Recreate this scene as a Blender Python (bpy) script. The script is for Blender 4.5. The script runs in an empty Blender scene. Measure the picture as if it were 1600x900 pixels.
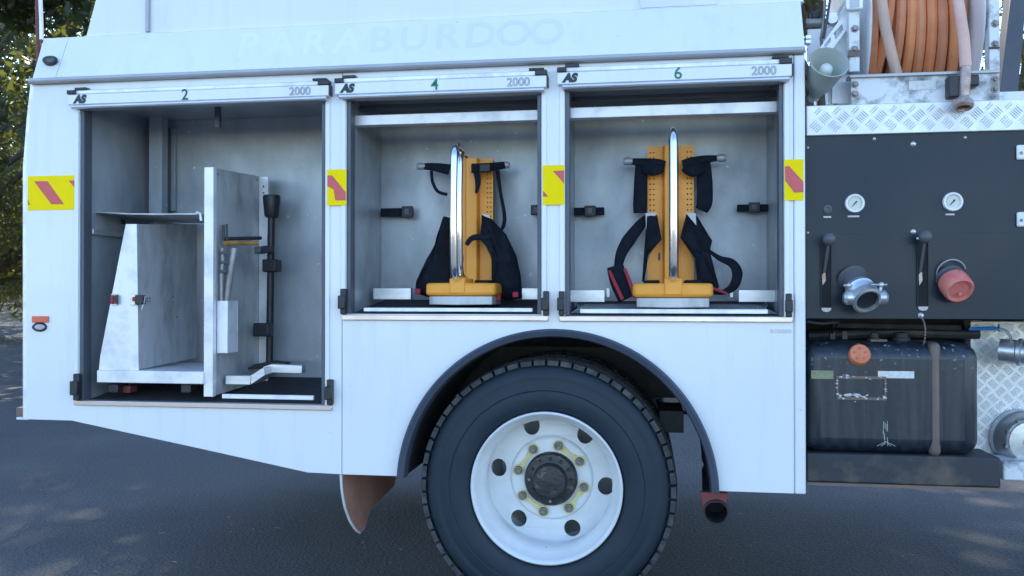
import bpy, bmesh, math, random
import numpy as np
from mathutils import Vector, Matrix
from mathutils.geometry import tessellate_polygon
random.seed(7); np.random.seed(7)
R = math.radians
sc = bpy.context.scene
col = sc.collection

# ------------------------------------------------------------------ camera
F, TH, HZ, D0, CH = 1370.0, R(8.7), 460.0, 3.44, 1.288
PH = math.atan((HZ - 450.0) / F)
fw = Vector((-math.sin(TH) * math.cos(PH), math.cos(TH) * math.cos(PH), math.sin(PH)))
rt = Vector((math.cos(TH), math.sin(TH), 0.0))
up = rt.cross(fw)
cd = bpy.data.cameras.new('camera'); cam = bpy.data.objects.new('camera', cd); col.objects.link(cam)
cd.sensor_width = 36.0; cd.lens = F / 1600.0 * 36.0; cd.clip_end = 1500.0; cd.clip_start = 0.05
m3 = Matrix((rt, up, -fw)).transposed()
cam.matrix_world = Matrix.Translation((0, -D0, CH)) @ m3.to_4x4()
sc.camera = cam

# ------------------------------------------------------------------ sky, sun, exposure
SUN_EL, SUN_AZ = R(40), R(-24)          # azimuth from +Y (behind the truck), clockwise
w = bpy.data.worlds.new('World'); sc.world = w; w.use_nodes = True
nt = w.node_tree
sky = nt.nodes.new('ShaderNodeTexSky'); sky.sky_type = 'NISHITA'; sky.sun_disc = False
sky.sun_elevation = SUN_EL; sky.sun_rotation = SUN_AZ; sky.air_density = 1.0; sky.dust_density = 0.2; sky.ozone_density = 3.4
nt.links.new(sky.outputs[0], nt.nodes['Background'].inputs[0]); nt.nodes['Background'].inputs[1].default_value = 0.15
sd = bpy.data.lights.new('sun', 'SUN'); so = bpy.data.objects.new('sun', sd); col.objects.link(so)
sd.energy = 2.6; sd.angle = R(0.6); sd.color = (1.0, 0.88, 0.70)
to_sun = Vector((math.sin(SUN_AZ) * math.cos(SUN_EL), math.cos(SUN_AZ) * math.cos(SUN_EL), math.sin(SUN_EL)))
so.rotation_euler = to_sun.to_track_quat('Z', 'Y').to_euler()
sc.view_settings.view_transform = 'Standard'; sc.view_settings.look = 'None'
sc.view_settings.gamma = 1.0; sc.view_settings.use_curve_mapping = False
sc.view_settings.exposure = 1.88
sc.render.engine = 'CYCLES'; sc.cycles.max_bounces = 8; sc.cycles.diffuse_bounces = 4

# ------------------------------------------------------------------ measuring the photograph
def W(px, py, Y=0.0):
    d = fw + rt * ((px - 800.0) / F) + up * ((450.0 - py) / F)
    t = (Y + D0) / d.y
    return Vector((d.x * t, Y, CH + d.z * t))
def X(px, Y=0.0): return W(px, HZ, Y).x
def Z(py, px, Y=0.0): return W(px, py, Y).z
def S(px, Y=0.0):                        # metres per photo pixel around there
    return (W(px + 1, HZ, Y) - W(px, HZ, Y)).length

# ------------------------------------------------------------------ materials
def mat(name, c, rough=0.5, metal=0.0, var=0.12, scale=6.0, c2=None, lo=0.35, hi=0.7, bump=0.0, bscale=150.0,
        coat=0.0, spec=0.5, rvar=0.1, stretch=(1, 1, 1), speck=None, speck_z=None):
    m = bpy.data.materials.new(name); m.use_nodes = True
    n = m.node_tree.nodes; l = m.node_tree.links; b = n['Principled BSDF']
    tc = n.new('ShaderNodeTexCoord'); mp = n.new('ShaderNodeMapping'); mp.inputs['Scale'].default_value = stretch
    l.new(tc.outputs['Object'], mp.inputs['Vector'])
    no = n.new('ShaderNodeTexNoise'); no.inputs['Scale'].default_value = scale; no.inputs['Detail'].default_value = 8
    no.inputs['Roughness'].default_value = 0.62
    l.new(mp.outputs[0], no.inputs['Vector'])
    rp = n.new('ShaderNodeMapRange'); rp.inputs[1].default_value = lo; rp.inputs[2].default_value = hi
    l.new(no.outputs[0], rp.inputs[0])
    mx = n.new('ShaderNodeMix'); mx.data_type = 'RGBA'
    if c2 is None: c2 = tuple(k * (1 - var) for k in c)
    mx.inputs[6].default_value = (*c, 1); mx.inputs[7].default_value = (*c2, 1)
    l.new(rp.outputs[0], mx.inputs[0])
    out = mx.outputs[2]
    if speck:                            # (colour, scale, threshold)
        vo = n.new('ShaderNodeTexNoise'); vo.inputs['Scale'].default_value = speck[1]; vo.inputs['Detail'].default_value = 4
        l.new(tc.outputs['Object'], vo.inputs['Vector'])
        r2 = n.new('ShaderNodeMapRange'); r2.inputs[1].default_value = speck[2]; r2.inputs[2].default_value = speck[2] + 0.04
        l.new(vo.outputs[0], r2.inputs[0])
        fac = r2.outputs[0]
        if speck_z:                      # wear only where the surface is rubbed, between two heights
            sx = n.new('ShaderNodeSeparateXYZ'); l.new(tc.outputs['Object'], sx.inputs[0])
            rz_ = n.new('ShaderNodeMapRange'); rz_.inputs[1].default_value = speck_z[0]; rz_.inputs[2].default_value = speck_z[1]; l.new(sx.outputs[2], rz_.inputs[0])
            mu = n.new('ShaderNodeMath'); mu.operation = 'MULTIPLY'; l.new(fac, mu.inputs[0]); l.new(rz_.outputs[0], mu.inputs[1]); fac = mu.outputs[0]
        m2 = n.new('ShaderNodeMix'); m2.data_type = 'RGBA'; m2.inputs[7].default_value = (*speck[0], 1)
        l.new(fac, m2.inputs[0]); l.new(out, m2.inputs[6]); out = m2.outputs[2]
    l.new(out, b.inputs['Base Color'])
    rr = n.new('ShaderNodeMapRange'); rr.inputs[3].default_value = max(0.02, rough - rvar); rr.inputs[4].default_value = min(1, rough + rvar)
    l.new(no.outputs[0], rr.inputs[0]); l.new(rr.outputs[0], b.inputs['Roughness'])
    b.inputs['Metallic'].default_value = metal
    b.inputs['Specular IOR Level'].default_value = spec
    b.inputs['Coat Weight'].default_value = coat
    if bump:
        bn = n.new('ShaderNodeTexNoise'); bn.inputs['Scale'].default_value = bscale; bn.inputs['Detail'].default_value = 5
        l.new(tc.outputs['Object'], bn.inputs['Vector'])
        bp = n.new('ShaderNodeBump'); bp.inputs['Strength'].default_value = bump; bp.inputs['Distance'].default_value = 0.01
        l.new(bn.outputs[0], bp.inputs['Height']); l.new(bp.outputs[0], b.inputs['Normal'])
    return m

def leafmat(name, c, c2, trans):
    m = bpy.data.materials.new(name); m.use_nodes = True
    n = m.node_tree.nodes; l = m.node_tree.links; b = n['Principled BSDF']; o = n['Material Output']
    g = n.new('ShaderNodeNewGeometry')
    mx = n.new('ShaderNodeMix'); mx.data_type = 'RGBA'; mx.inputs[6].default_value = (*c, 1); mx.inputs[7].default_value = (*c2, 1)
    l.new(g.outputs['Random Per Island'], mx.inputs[0]); l.new(mx.outputs[2], b.inputs['Base Color'])
    b.inputs['Roughness'].default_value = 0.45
    t = n.new('ShaderNodeBsdfTranslucent'); t.inputs[0].default_value = (*trans, 1)
    ms = n.new('ShaderNodeMixShader'); ms.inputs[0].default_value = 0.45
    l.new(b.outputs[0], ms.inputs[1]); l.new(t.outputs[0], ms.inputs[2]); l.new(ms.outputs[0], o.inputs[0])
    return m

MT = {}
def white_paint():
    m = mat('white_paint', (0.81, 0.82, 0.83), 0.36, var=0.05, scale=1.4, c2=(0.75, 0.765, 0.785), coat=0.45, spec=0.45)
    n = m.node_tree.nodes; l = m.node_tree.links; b = n['Principled BSDF']; b.inputs['Coat Roughness'].default_value = 0.16
    old = b.inputs['Base Color'].links[0].from_socket
    tc = n.new('ShaderNodeTexCoord'); mp = n.new('ShaderNodeMapping'); mp.inputs['Scale'].default_value = (9, 9, 0.8); l.new(tc.outputs['Object'], mp.inputs[0])
    g1 = n.new('ShaderNodeTexNoise'); g1.inputs['Scale'].default_value = 1.6; g1.inputs['Detail'].default_value = 9; g1.inputs['Roughness'].default_value = 0.7; l.new(mp.outputs[0], g1.inputs[0])
    r1 = n.new('ShaderNodeMapRange'); r1.inputs[1].default_value = 0.52; r1.inputs[2].default_value = 0.85; r1.inputs[4].default_value = 0.55; l.new(g1.outputs[0], r1.inputs[0])
    mx = n.new('ShaderNodeMix'); mx.data_type = 'RGBA'; mx.inputs[7].default_value = (0.60, 0.60, 0.59, 1); l.new(r1.outputs[0], mx.inputs[0]); l.new(old, mx.inputs[6])
    s2 = n.new('ShaderNodeTexNoise'); s2.inputs['Scale'].default_value = 38; s2.inputs['Detail'].default_value = 6; l.new(tc.outputs['Object'], s2.inputs[0])
    r2 = n.new('ShaderNodeMapRange'); r2.inputs[1].default_value = 0.715; r2.inputs[2].default_value = 0.76; r2.inputs[4].default_value = 0.5; l.new(s2.outputs[0], r2.inputs[0])
    m2 = n.new('ShaderNodeMix'); m2.data_type = 'RGBA'; m2.inputs[7].default_value = (0.46, 0.45, 0.44, 1); l.new(r2.outputs[0], m2.inputs[0]); l.new(mx.outputs[2], m2.inputs[6])
    l.new(m2.outputs[2], b.inputs['Base Color'])
    w1 = n.new('ShaderNodeTexNoise'); w1.inputs['Scale'].default_value = 2.2; w1.inputs['Detail'].default_value = 2; l.new(tc.outputs['Object'], w1.inputs[0])
    bp = n.new('ShaderNodeBump'); bp.inputs['Strength'].default_value = 0.5; bp.inputs['Distance'].default_value = 0.012; l.new(w1.outputs[0], bp.inputs['Height'])
    l.new(bp.outputs[0], b.inputs['Normal']); l.new(bp.outputs[0], b.inputs['Coat Normal'])
    return m
MT['white'] = white_paint()
MT['white_dirty'] = mat('worn_white_paint', (0.74, 0.75, 0.76), 0.5, c2=(0.10, 0.10, 0.105), scale=11, lo=0.50, hi=0.68, bump=0.08, bscale=40)
MT['ghost'] = [mat('faded_letter_paint_%d' % i, c, 0.36, var=0.05, scale=1.6, coat=0.45, spec=0.45)
               for i, c in enumerate([(0.84, 0.86, 0.855), (0.845, 0.86, 0.855), (0.84, 0.86, 0.86), (0.835, 0.85, 0.86), (0.755, 0.79, 0.82), (0.745, 0.78, 0.82), (0.73, 0.765, 0.82), (0.705, 0.75, 0.81), (0.70, 0.745, 0.81), (0.715, 0.755, 0.81)])]
MT['alu'] = mat('brushed_aluminium', (0.72, 0.73, 0.75), 0.42, 0.75, c2=(0.55, 0.56, 0.58), scale=5, bump=0.03, bscale=120, stretch=(1, 1, 6))
MT['alu_white'] = mat('bright_aluminium', (0.80, 0.80, 0.82), 0.45, 0.35, c2=(0.52, 0.52, 0.55), scale=9, lo=0.48, hi=0.80, rvar=0.15, bump=0.03, bscale=90)
MT['sill'] = mat('polished_sill_pink_reflection', (0.72, 0.66, 0.64), 0.3, 0.8, c2=(0.6, 0.5, 0.47), scale=4, stretch=(1, 1, 1))  # aluminium, with its pinkish reflections painted into the base colour
MT['gutter'] = mat('grey_gutter_trim', (0.45, 0.46, 0.48), 0.42, 0.3, var=0.15, scale=5)
MT['locker'] = mat('locker_sheet', (0.42, 0.455, 0.49), 0.42, 0.3, c2=(0.27, 0.295, 0.325), scale=4.5, lo=0.38, hi=0.72, rvar=0.16, bump=0.03, bscale=50, stretch=(1, 1, .6), speck=((0.60, 0.63, 0.67), 34, 0.70))
MT['locker2'] = mat('worn_divider_sheet', (0.52, 0.53, 0.54), 0.45, 0.25, c2=(0.24, 0.245, 0.26), scale=5, lo=0.46, hi=0.76, rvar=0.15, bump=0.03, bscale=60, stretch=(2, 2, 0.8))
MT['guide'] = mat('dark_door_guide', (0.10, 0.115, 0.14), 0.5, 0.2, scale=6)
MT['black'] = mat('black_plastic', (0.022, 0.024, 0.03), 0.45, scale=20, var=0.3)
MT['cloth'] = mat('black_webbing', (0.010, 0.014, 0.024), 0.85, scale=30, var=0.35, bump=0.25, bscale=420, spec=0.25)
MT['mat'] = mat('black_floor_mat', (0.035, 0.038, 0.045), 0.7, scale=20, var=0.3, bump=0.3, bscale=260)
MT['rubber'] = mat('tyre_rubber', (0.010, 0.021, 0.034), 0.62, scale=7, c2=(0.019, 0.030, 0.042), bump=0.05, bscale=120, spec=0.4)
MT['tread'] = mat('dusty_tread_rubber', (0.035, 0.037, 0.042), 0.8, scale=22, c2=(0.12, 0.115, 0.11), lo=0.45, hi=0.8, bump=0.12, bscale=90)
MT['flare'] = mat('wheel_arch_rubber', (0.048, 0.062, 0.092), 0.55, scale=8, var=0.25, bump=0.03, bscale=80)
MT['liner'] = mat('arch_liner', (0.02, 0.021, 0.024), 0.8, scale=9, c2=(0.05, 0.045, 0.04))
MT['chassis'] = mat('chassis_paint', (0.02, 0.025, 0.032), 0.6, scale=8, c2=(0.10, 0.075, 0.055), lo=0.5, hi=0.8, bump=0.1)
MT['rim'] = mat('wheel_white_paint', (0.80, 0.81, 0.81), 0.42, scale=7, c2=(0.68, 0.68, 0.68), lo=0.4, hi=0.8, bump=0.02, speck=((0.25, 0.22, 0.2), 45, 0.735))
MT['hub'] = mat('greasy_hub', (0.022, 0.024, 0.028), 0.42, scale=34, c2=(0.20, 0.15, 0.10), lo=0.58, hi=0.74, bump=0.25, bscale=70)
MT['nut'] = mat('wheel_nut_steel', (0.30, 0.29, 0.28), 0.5, 0.7, scale=60, c2=(0.16, 0.13, 0.12))
MT['yellow_tag'] = mat('yellow_indicator', (0.72, 0.62, 0.16), 0.5, scale=50, c2=(0.60, 0.56, 0.36))
MT['ba'] = mat('orange_yellow_powder_coat', (0.95, 0.39, 0.04), 0.42, scale=8, c2=(0.86, 0.33, 0.035), bump=0.02, bscale=100)
MT['chrome'] = mat('polished_tube', (0.86, 0.86, 0.86), 0.12, 1.0, var=0.05, rvar=0.05)
MT['silver'] = mat('silver_reflective_cloth', (0.60, 0.60, 0.62), 0.55, 0.1)
MT['red'] = mat('red_webbing', (0.42, 0.03, 0.05), 0.7)
MT['tape'] = mat('yellow_reflective_tape', (1.0, 0.74, 0.0), 0.6, scale=30, var=0.04, spec=0.15)
MT['tape_red'] = mat('red_reflective_tape', (0.66, 0.11, 0.10), 0.5, scale=30, var=0.08)
MT['green'] = mat('green_numeral', (0.01, 0.20, 0.10), 0.5)
MT['dkgreen'] = mat('dark_green_numeral', (0.015, 0.09, 0.075), 0.5)
MT['ink'] = mat('dark_green_ink', (0.012, 0.03, 0.04), 0.5)
MT['greyink'] = mat('grey_ink', (0.18, 0.21, 0.24), 0.5)
MT['panel'] = mat('black_pump_panel', (0.011, 0.019, 0.030), 0.38, scale=2.5, c2=(0.016, 0.026, 0.038), bump=0.015, bscale=40, spec=0.32, rvar=0.2, stretch=(1, 1, .6))
MT['slot'] = mat('slot_dark', (0.008, 0.008, 0.01), 0.8)
MT['knob'] = mat('dark_grey_knob', (0.10, 0.105, 0.115), 0.5)
MT['steel'] = mat('cast_aluminium', (0.66, 0.68, 0.70), 0.36, 0.8, c2=(0.46, 0.48, 0.5), scale=16, bump=0.06, bscale=70)
MT['gaugeface'] = mat('gauge_face', (0.62, 0.63, 0.55), 0.3)
MT['redcap'] = mat('faded_red_cap', (0.62, 0.14, 0.11), 0.45, scale=20, c2=(0.66, 0.24, 0.19))
MT['tank'] = mat('black_tank_paint', (0.011, 0.018, 0.029), 0.36, scale=5, c2=(0.050, 0.056, 0.066), lo=0.45, hi=0.85, stretch=(7, 7, .6), rvar=0.2, bump=0.05, bscale=35, speck=((0.28, 0.30, 0.34), 60, 0.635), speck_z=(Z(590, 1400, .05), Z(540, 1400, .05)))
MT['strap_rust'] = mat('rusty_strap', (0.13, 0.11, 0.10), 0.6, 0.2, scale=10, c2=(0.24, 0.15, 0.11))
MT['capor'] = mat('orange_cap', (0.72, 0.22, 0.10), 0.5, scale=30, var=0.25)
MT['olive'] = mat('olive_label', (0.26, 0.28, 0.16), 0.5, scale=90, var=0.35)
MT['paper'] = mat('white_label', (0.72, 0.72, 0.69), 0.5, scale=80, var=0.25)
MT['beam'] = mat('rusty_dark_beam', (0.026, 0.030, 0.038), 0.6, scale=6, c2=(0.13, 0.10, 0.075), lo=0.5, hi=0.75, bump=0.12, bscale=40)
MT['plate'] = mat('tread_plate', (0.76, 0.77, 0.77), 0.42, 0.35, c2=(0.62, 0.63, 0.63), scale=9)
MT['plate_bar'] = mat('tread_plate_bar', (0.84, 0.85, 0.84), 0.35, 0.35, scale=9)
MT['hose'] = [mat('orange_hose_%d' % i, c, 0.55, scale=7, c2=tuple(k * 0.72 for k in c), bump=0.05, bscale=90)
              for i, c in enumerate(((0.76, 0.26, 0.10), (0.72, 0.28, 0.13), (0.80, 0.30, 0.12), (0.68, 0.26, 0.13)))]
MT['hose_grey'] = mat('dusty_hose', (0.62, 0.40, 0.31), 0.65, scale=9, c2=(0.50, 0.37, 0.31), bump=0.05, bscale=90)
MT['hose_end'] = mat('pale_hose_end', (0.76, 0.50, 0.42), 0.6, scale=9, c2=(0.66, 0.40, 0.32))
MT['brass'] = mat('worn_coupling', (0.36, 0.20, 0.15), 0.45, 0.5, scale=30, c2=(0.55, 0.50, 0.48))
MT['horn'] = mat('grey_green_horn', (0.42, 0.47, 0.44), 0.5, scale=8, var=0.1)
MT['horn_in'] = mat('pale_horn_dome', (0.66, 0.70, 0.66), 0.45)
MT['flap'] = mat('brown_mud_flap', (0.46, 0.24, 0.17), 0.7, scale=5, c2=(0.32, 0.15, 0.11), bump=0.06)
MT['redpaint'] = mat('old_red_paint', (0.20, 0.035, 0.035), 0.6, scale=9, c2=(0.12, 0.04, 0.04))
MT['blue'] = mat('blue_handle', (0.015, 0.16, 0.45), 0.45)
MT['wood'] = mat('brown_handle', (0.45, 0.22, 0.05), 0.55, scale=20, var=0.4)
MT['pipe'] = mat('scuffed_steel_tube', (0.36, 0.36, 0.37), 0.5, 0.4, scale=14, c2=(0.24, 0.21, 0.19))
MT['reflector'] = mat('orange_reflector', (0.75, 0.14, 0.07), 0.3)
MT['lamp'] = mat('dark_marker_lens', (0.06, 0.065, 0.075), 0.2, spec=0.6)
MT['postblue'] = mat('dark_grey_post', (0.055, 0.068, 0.095), 0.5, scale=6)
MT['bark'] = mat('grey_bark', (0.16, 0.13, 0.10), 0.9, scale=7, c2=(0.08, 0.065, 0.05), bump=0.4, bscale=18)

# ------------------------------------------------------------------ mesh building
class MB:
    def __init__(s): s.v = []; s.f = []
    def add(s, vs, fs):
        k = len(s.v); s.v += [tuple(p) for p in vs]; s.f += [tuple(i + k for i in q) for q in fs]; return s
    def box(s, x0, x1, y0, y1, z0, z1):
        return s.add([(x0, y0, z0), (x1, y0, z0), (x1, y1, z0), (x0, y1, z0), (x0, y0, z1), (x1, y0, z1), (x1, y1, z1), (x0, y1, z1)],
                     [(3, 2, 1, 0), (4, 5, 6, 7), (0, 1, 5, 4), (1, 2, 6, 5), (2, 3, 7, 6), (3, 0, 4, 7)])
    def pbox(s, px0, px1, py0, py1, y0, y1):         # photo rectangle on plane y0, given depth to y1
        pm = (px0 + px1) / 2; qm = (py0 + py1) / 2
        return s.box(W(px0, qm, y0).x, W(px1, qm, y0).x, y0, y1, Z(py1, pm, y0), Z(py0, pm, y0))
    def plate(s, outer, holes, y0, y1):              # outer/holes: lists of (x, z)
        loops = [outer] + list(holes)
        tri = tessellate_polygon([[Vector((p[0], p[1], 0)) for p in lp] for lp in loops])
        flat = [p for lp in loops for p in lp]; n = len(flat)
        vs = [(p[0], y0, p[1]) for p in flat] + [(p[0], y1, p[1]) for p in flat]
        fs = []
        for a, b, c in tri:
            A, B, C = flat[a], flat[b], flat[c]
            ar = (B[0] - A[0]) * (C[1] - A[1]) - (B[1] - A[1]) * (C[0] - A[0])
            if ar < 0: b, c = c, b
            fs.append((a, b, c)); fs.append((a + n, c + n, b + n))
        k = 0
        for li, lp in enumerate(loops):
            m = len(lp)
            ar = sum(lp[i][0] * lp[(i + 1) % m][1] - lp[(i + 1) % m][0] * lp[i][1] for i in range(m))
            for i in range(m):
                a, b = k + i, k + (i + 1) % m
                q = (a, a + n, b + n, b) if (ar > 0) == (li == 0) else (b, b + n, a + n, a)
                fs.append(q)
            k += m
        return s.add(vs, fs)
    def pplate(s, pts, y0, y1):                      # photo polygon on plane y0
        return s.plate([(W(a, b, y0).x, W(a, b, y0).z) for a, b in pts], [], y0, y1)
    def tube(s, path, r, n=12, caps=True):
        path = [Vector(p) for p in path]; m = len(path)
        rs = r if isinstance(r, (list, tuple)) else [r] * m
        t0 = (path[1] - path[0]).normalized()
        u = t0.orthogonal().normalized(); rings = []
        vs = []
        for i, p in enumerate(path):
            t = (path[min(i + 1, m - 1)] - path[max(i - 1, 0)])
            if t.length < 1e-9: t = t0.copy()
            t.normalize()
            u = (u - t * u.dot(t)); u.normalize(); vv = t.cross(u)
            for k in range(n):
                a = 2 * math.pi * k / n
                vs.append(p + (u * math.cos(a) + vv * math.sin(a)) * rs[i])
        fs = []
        for i in range(m - 1):
            for k in range(n):
                fs.append((i * n + k, i * n + (k + 1) % n, (i + 1) * n + (k + 1) % n, (i + 1) * n + k))
        if caps:
            fs.append(tuple(reversed(range(n)))); fs.append(tuple((m - 1) * n + k for k in range(n)))
        return s.add(vs, fs)
    def lathe(s, prof, c, axis, n=48, closed=False, flip=False):   # prof: (radius, distance along axis)
        c = Vector(c); ax = Vector(axis).normalized(); u = ax.orthogonal().normalized(); v = ax.cross(u)
        m = len(prof); vs = []; fs = []
        for r, h in prof:
            for k in range(n):
                a = 2 * math.pi * k / n
                vs.append(c + ax * h + (u * math.cos(a) + v * math.sin(a)) * max(r, 1e-5))
        for i in range(m if closed else m - 1):
            j = (i + 1) % m
            for k in range(n):
                q = (i * n + k, i * n + (k + 1) % n, j * n + (k + 1) % n, j * n + k)
                fs.append(tuple(reversed(q)) if flip else q)
        return s.add(vs, fs)
    def sphere(s, c, r, n=12, sq=(1, 1, 1)):
        c = Vector(c); vs = []; fs = []
        h = n // 2
        for i in range(h + 1):
            a = math.pi * i / h
            for k in range(n):
                b = 2 * math.pi * k / n
                vs.append(c + Vector((math.sin(a) * math.cos(b) * sq[0], math.sin(a) * math.sin(b) * sq[1], math.cos(a) * sq[2])) * r)
        for i in range(h):
            for k in range(n):
                fs.append((i * n + k, (i + 1) * n + k, (i + 1) * n + (k + 1) % n, i * n + (k + 1) % n))
        return s.add(vs, fs)
    def ribbon(s, pts, thick=0.012):                  # pts: (px, py, Y, width in photo px): a padded strap
        P = [W(a, b, y) for a, b, y, _ in pts]; ws = [wd * S(a, y) / 2 for a, b, y, wd in pts]
        # smooth the path
        Q, Ws = [], []
        for i in range(len(P) - 1):
            p0, p1, p2, p3 = P[max(i - 1, 0)], P[i], P[i + 1], P[min(i + 2, len(P) - 1)]
            for k in range(5):
                t = k / 5
                Q.append(0.5 * ((2 * p1) + (p2 - p0) * t + (2 * p0 - 5 * p1 + 4 * p2 - p3) * t * t + (3 * p1 - p0 - 3 * p2 + p3) * t ** 3))
                Ws.append(ws[i] * (1 - t) + ws[i + 1] * t)
        Q.append(P[-1]); Ws.append(ws[-1]); m = len(Q); vs = []; fs = []
        prof = [(-1, 0), (-0.85, -0.42), (-0.35, -0.5), (0.35, -0.5), (0.85, -0.42), (1, 0), (0.85, 0.42), (-0.85, 0.42)]; n = len(prof)
        for i in range(m):
            t = (Q[min(i + 1, m - 1)] - Q[max(i - 1, 0)]).normalized()
            sd_ = Vector((t.z, 0, -t.x)); sd_ = sd_.normalized() if sd_.length > 1e-4 else Vector((1, 0, 0))
            nn = sd_.cross(t).normalized()
            if nn.y < 0: nn = -nn
            for a, b in prof: vs.append(Q[i] + sd_ * a * Ws[i] + nn * b * thick)
        for i in range(m - 1):
            for k in range(n): fs.append((i * n + k, i * n + (k + 1) % n, (i + 1) * n + (k + 1) % n, (i + 1) * n + k))
        fs.append(tuple(range(n))); fs.append(tuple((m - 1) * n + k for k in range(n)))
        return s.add(vs, fs)
    def pad(s, pts, Y, thick=0.03):                   # a puffed cloth panel traced as polygon (px, py), with real thickness
        P = [W(a, b, Y) for a, b in pts]; n = len(P)
        D = []
        for i in range(n):                            # subdivide edges
            for k in range(3): D.append(P[i].lerp(P[(i + 1) % n], k / 3))
        m = len(D); c = sum(D, Vector()) / m
        vs = []; fs = []
        for sc_, dy in ((1.0, 0.0), (0.93, -0.5), (0.72, -0.85), (0.35, -1.0)):
            for j, p in enumerate(D):
                q = c + (p - c) * sc_
                wv = 0.012 * math.sin(j * 0.9 + sc_ * 4.0) * (1 - abs(sc_ - 0.72))
                vs.append((q.x, Y + dy * thick + wv, q.z))
        vs.append((c.x, Y - thick, c.z))
        bk = len(vs)
        for p in D: vs.append((p.x, Y + 0.012, p.z))
        for r in range(3):
            for k in range(m): fs.append((r * m + k, r * m + (k + 1) % m, (r + 1) * m + (k + 1) % m, (r + 1) * m + k))
        for k in range(m): fs.append((3 * m + k, 3 * m + (k + 1) % m, 4 * m))
        for k in range(m): fs.append((k, bk + k, bk + (k + 1) % m, (k + 1) % m))
        fs.append(tuple(range(bk, bk + m)))
        return s.add(vs, fs)
    def build(s, name, m, parent=None, bevel=0.0, smooth=35, seg=2, fix=True):
        me = bpy.data.meshes.new(name); me.from_pydata(s.v, [], s.f); me.update()
        if fix:
            bm = bmesh.new(); bm.from_mesh(me)
            bmesh.ops.recalc_face_normals(bm, faces=bm.faces); bm.to_mesh(me); bm.free()
        me.materials.append(m if not isinstance(m, str) else MT[m])
        if smooth:
            me.polygons.foreach_set('use_smooth', [True] * len(me.polygons)); me.set_sharp_from_angle(angle=R(smooth))
        o = bpy.data.objects.new(name, me); col.objects.link(o)
        if bevel:
            b = o.modifiers.new('bevel', 'BEVEL'); b.width = bevel; b.segments = seg; b.limit_method = 'ANGLE'; b.angle_limit = R(40)
        if parent: put(o, parent)
        return o
def world_loc(p):
    v = Vector(p.location)
    while p.parent: p = p.parent; v += Vector(p.location)
    return v
def put(o, parent):
    o.parent = parent
    o.matrix_parent_inverse = Matrix.Translation(-ROOT_LOC.get(parent.name, Vector((0, 0, 0))))
ROOT_LOC = {}
def thing(name, label, cat, loc, group=None):
    o = bpy.data.objects.new(name, None); col.objects.link(o); o.location = loc; o.empty_display_size = 0.1
    ROOT_LOC[o.name] = Vector(loc)
    o['label'] = label; o['category'] = cat
    if group: o['group'] = group
    return o
def tag(o, label=None, cat=None, group=None, kind=None):
    if label: o['label'] = label
    if cat: o['category'] = cat
    if group: o['group'] = group
    if kind: o['kind'] = kind
    return o
def text(name, body, size, loc, m, parent, rx=R(90), bold=0.0, shear=0.0, outline=0.0, ext=0.0006, rz=0.0):
    c = bpy.data.curves.new(name, 'FONT'); c.body = body; c.size = size; c.align_x = 'CENTER'; c.align_y = 'CENTER'
    c.shear = shear; c.offset = bold; c.extrude = ext
    if outline: c.fill_mode = 'NONE'; c.bevel_depth = outline; c.extrude = 0; c.bevel_resolution = 1
    t = bpy.data.objects.new(name, c); col.objects.link(t)
    dg = bpy.context.evaluated_depsgraph_get(); dg.update()
    me = bpy.data.meshes.new_from_object(t.evaluated_get(dg))
    bpy.data.objects.remove(t); bpy.data.curves.remove(c)
    me.transform(Matrix.Translation(loc) @ Matrix.Rotation(rz, 4, 'Z') @ Matrix.Rotation(rx, 4, 'X'))
    me.materials.clear(); me.materials.append(m if not isinstance(m, str) else MT[m])
    o = bpy.data.objects.new(name, me); col.objects.link(o); put(o, parent)
    return o

# ================================================================== SETTING
def gmat(name, build):
    m = bpy.data.materials.new(name); m.use_nodes = True; build(m.node_tree.nodes, m.node_tree.links, m.node_tree.nodes['Principled BSDF']); return m
def asphalt(n, l, b):
    tc = n.new('ShaderNodeTexCoord')
    a = n.new('ShaderNodeTexNoise'); a.inputs['Scale'].default_value = 75; a.inputs['Detail'].default_value = 7; a.inputs['Roughness'].default_value = 0.75; l.new(tc.outputs['Object'], a.inputs['Vector'])
    c = n.new('ShaderNodeTexNoise'); c.inputs['Scale'].default_value = 0.9; c.inputs['Detail'].default_value = 6; l.new(tc.outputs['Object'], c.inputs['Vector'])
    v = n.new('ShaderNodeTexVoronoi'); v.inputs['Scale'].default_value = 70; l.new(tc.outputs['Object'], v.inputs['Vector'])
    r = n.new('ShaderNodeValToRGB'); r.color_ramp.elements[0].position = 0.36; r.color_ramp.elements[0].color = (0.018, 0.0195, 0.023, 1)
    r.color_ramp.elements[1].position = 0.66; r.color_ramp.elements[1].color = (0.160, 0.162, 0.166, 1)
    l.new(a.outputs[0], r.inputs[0])
    mx = n.new('ShaderNodeMix'); mx.data_type = 'RGBA'; mx.blend_type = 'MULTIPLY'; mx.inputs[0].default_value = 1
    r2 = n.new('ShaderNodeValToRGB'); r2.color_ramp.elements[0].position = 0.3; r2.color_ramp.elements[0].color = (0.72, 0.72, 0.74, 1); r2.color_ramp.elements[1].position = 0.7; r2.color_ramp.elements[1].color = (1.15, 1.12, 1.08, 1)
    l.new(c.outputs[0], r2.inputs[0]); l.new(r.outputs[0], mx.inputs[6]); l.new(r2.outputs[0], mx.inputs[7])
    l.new(mx.outputs[2], b.inputs['Base Color']); b.inputs['Roughness'].default_value = 0.8
    bp = n.new('ShaderNodeBump'); bp.inputs['Strength'].default_value = 0.6; bp.inputs['Distance'].default_value = 0.007
    l.new(v.outputs['Distance'], bp.inputs['Height']); l.new(bp.outputs[0], b.inputs['Normal'])
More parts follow.
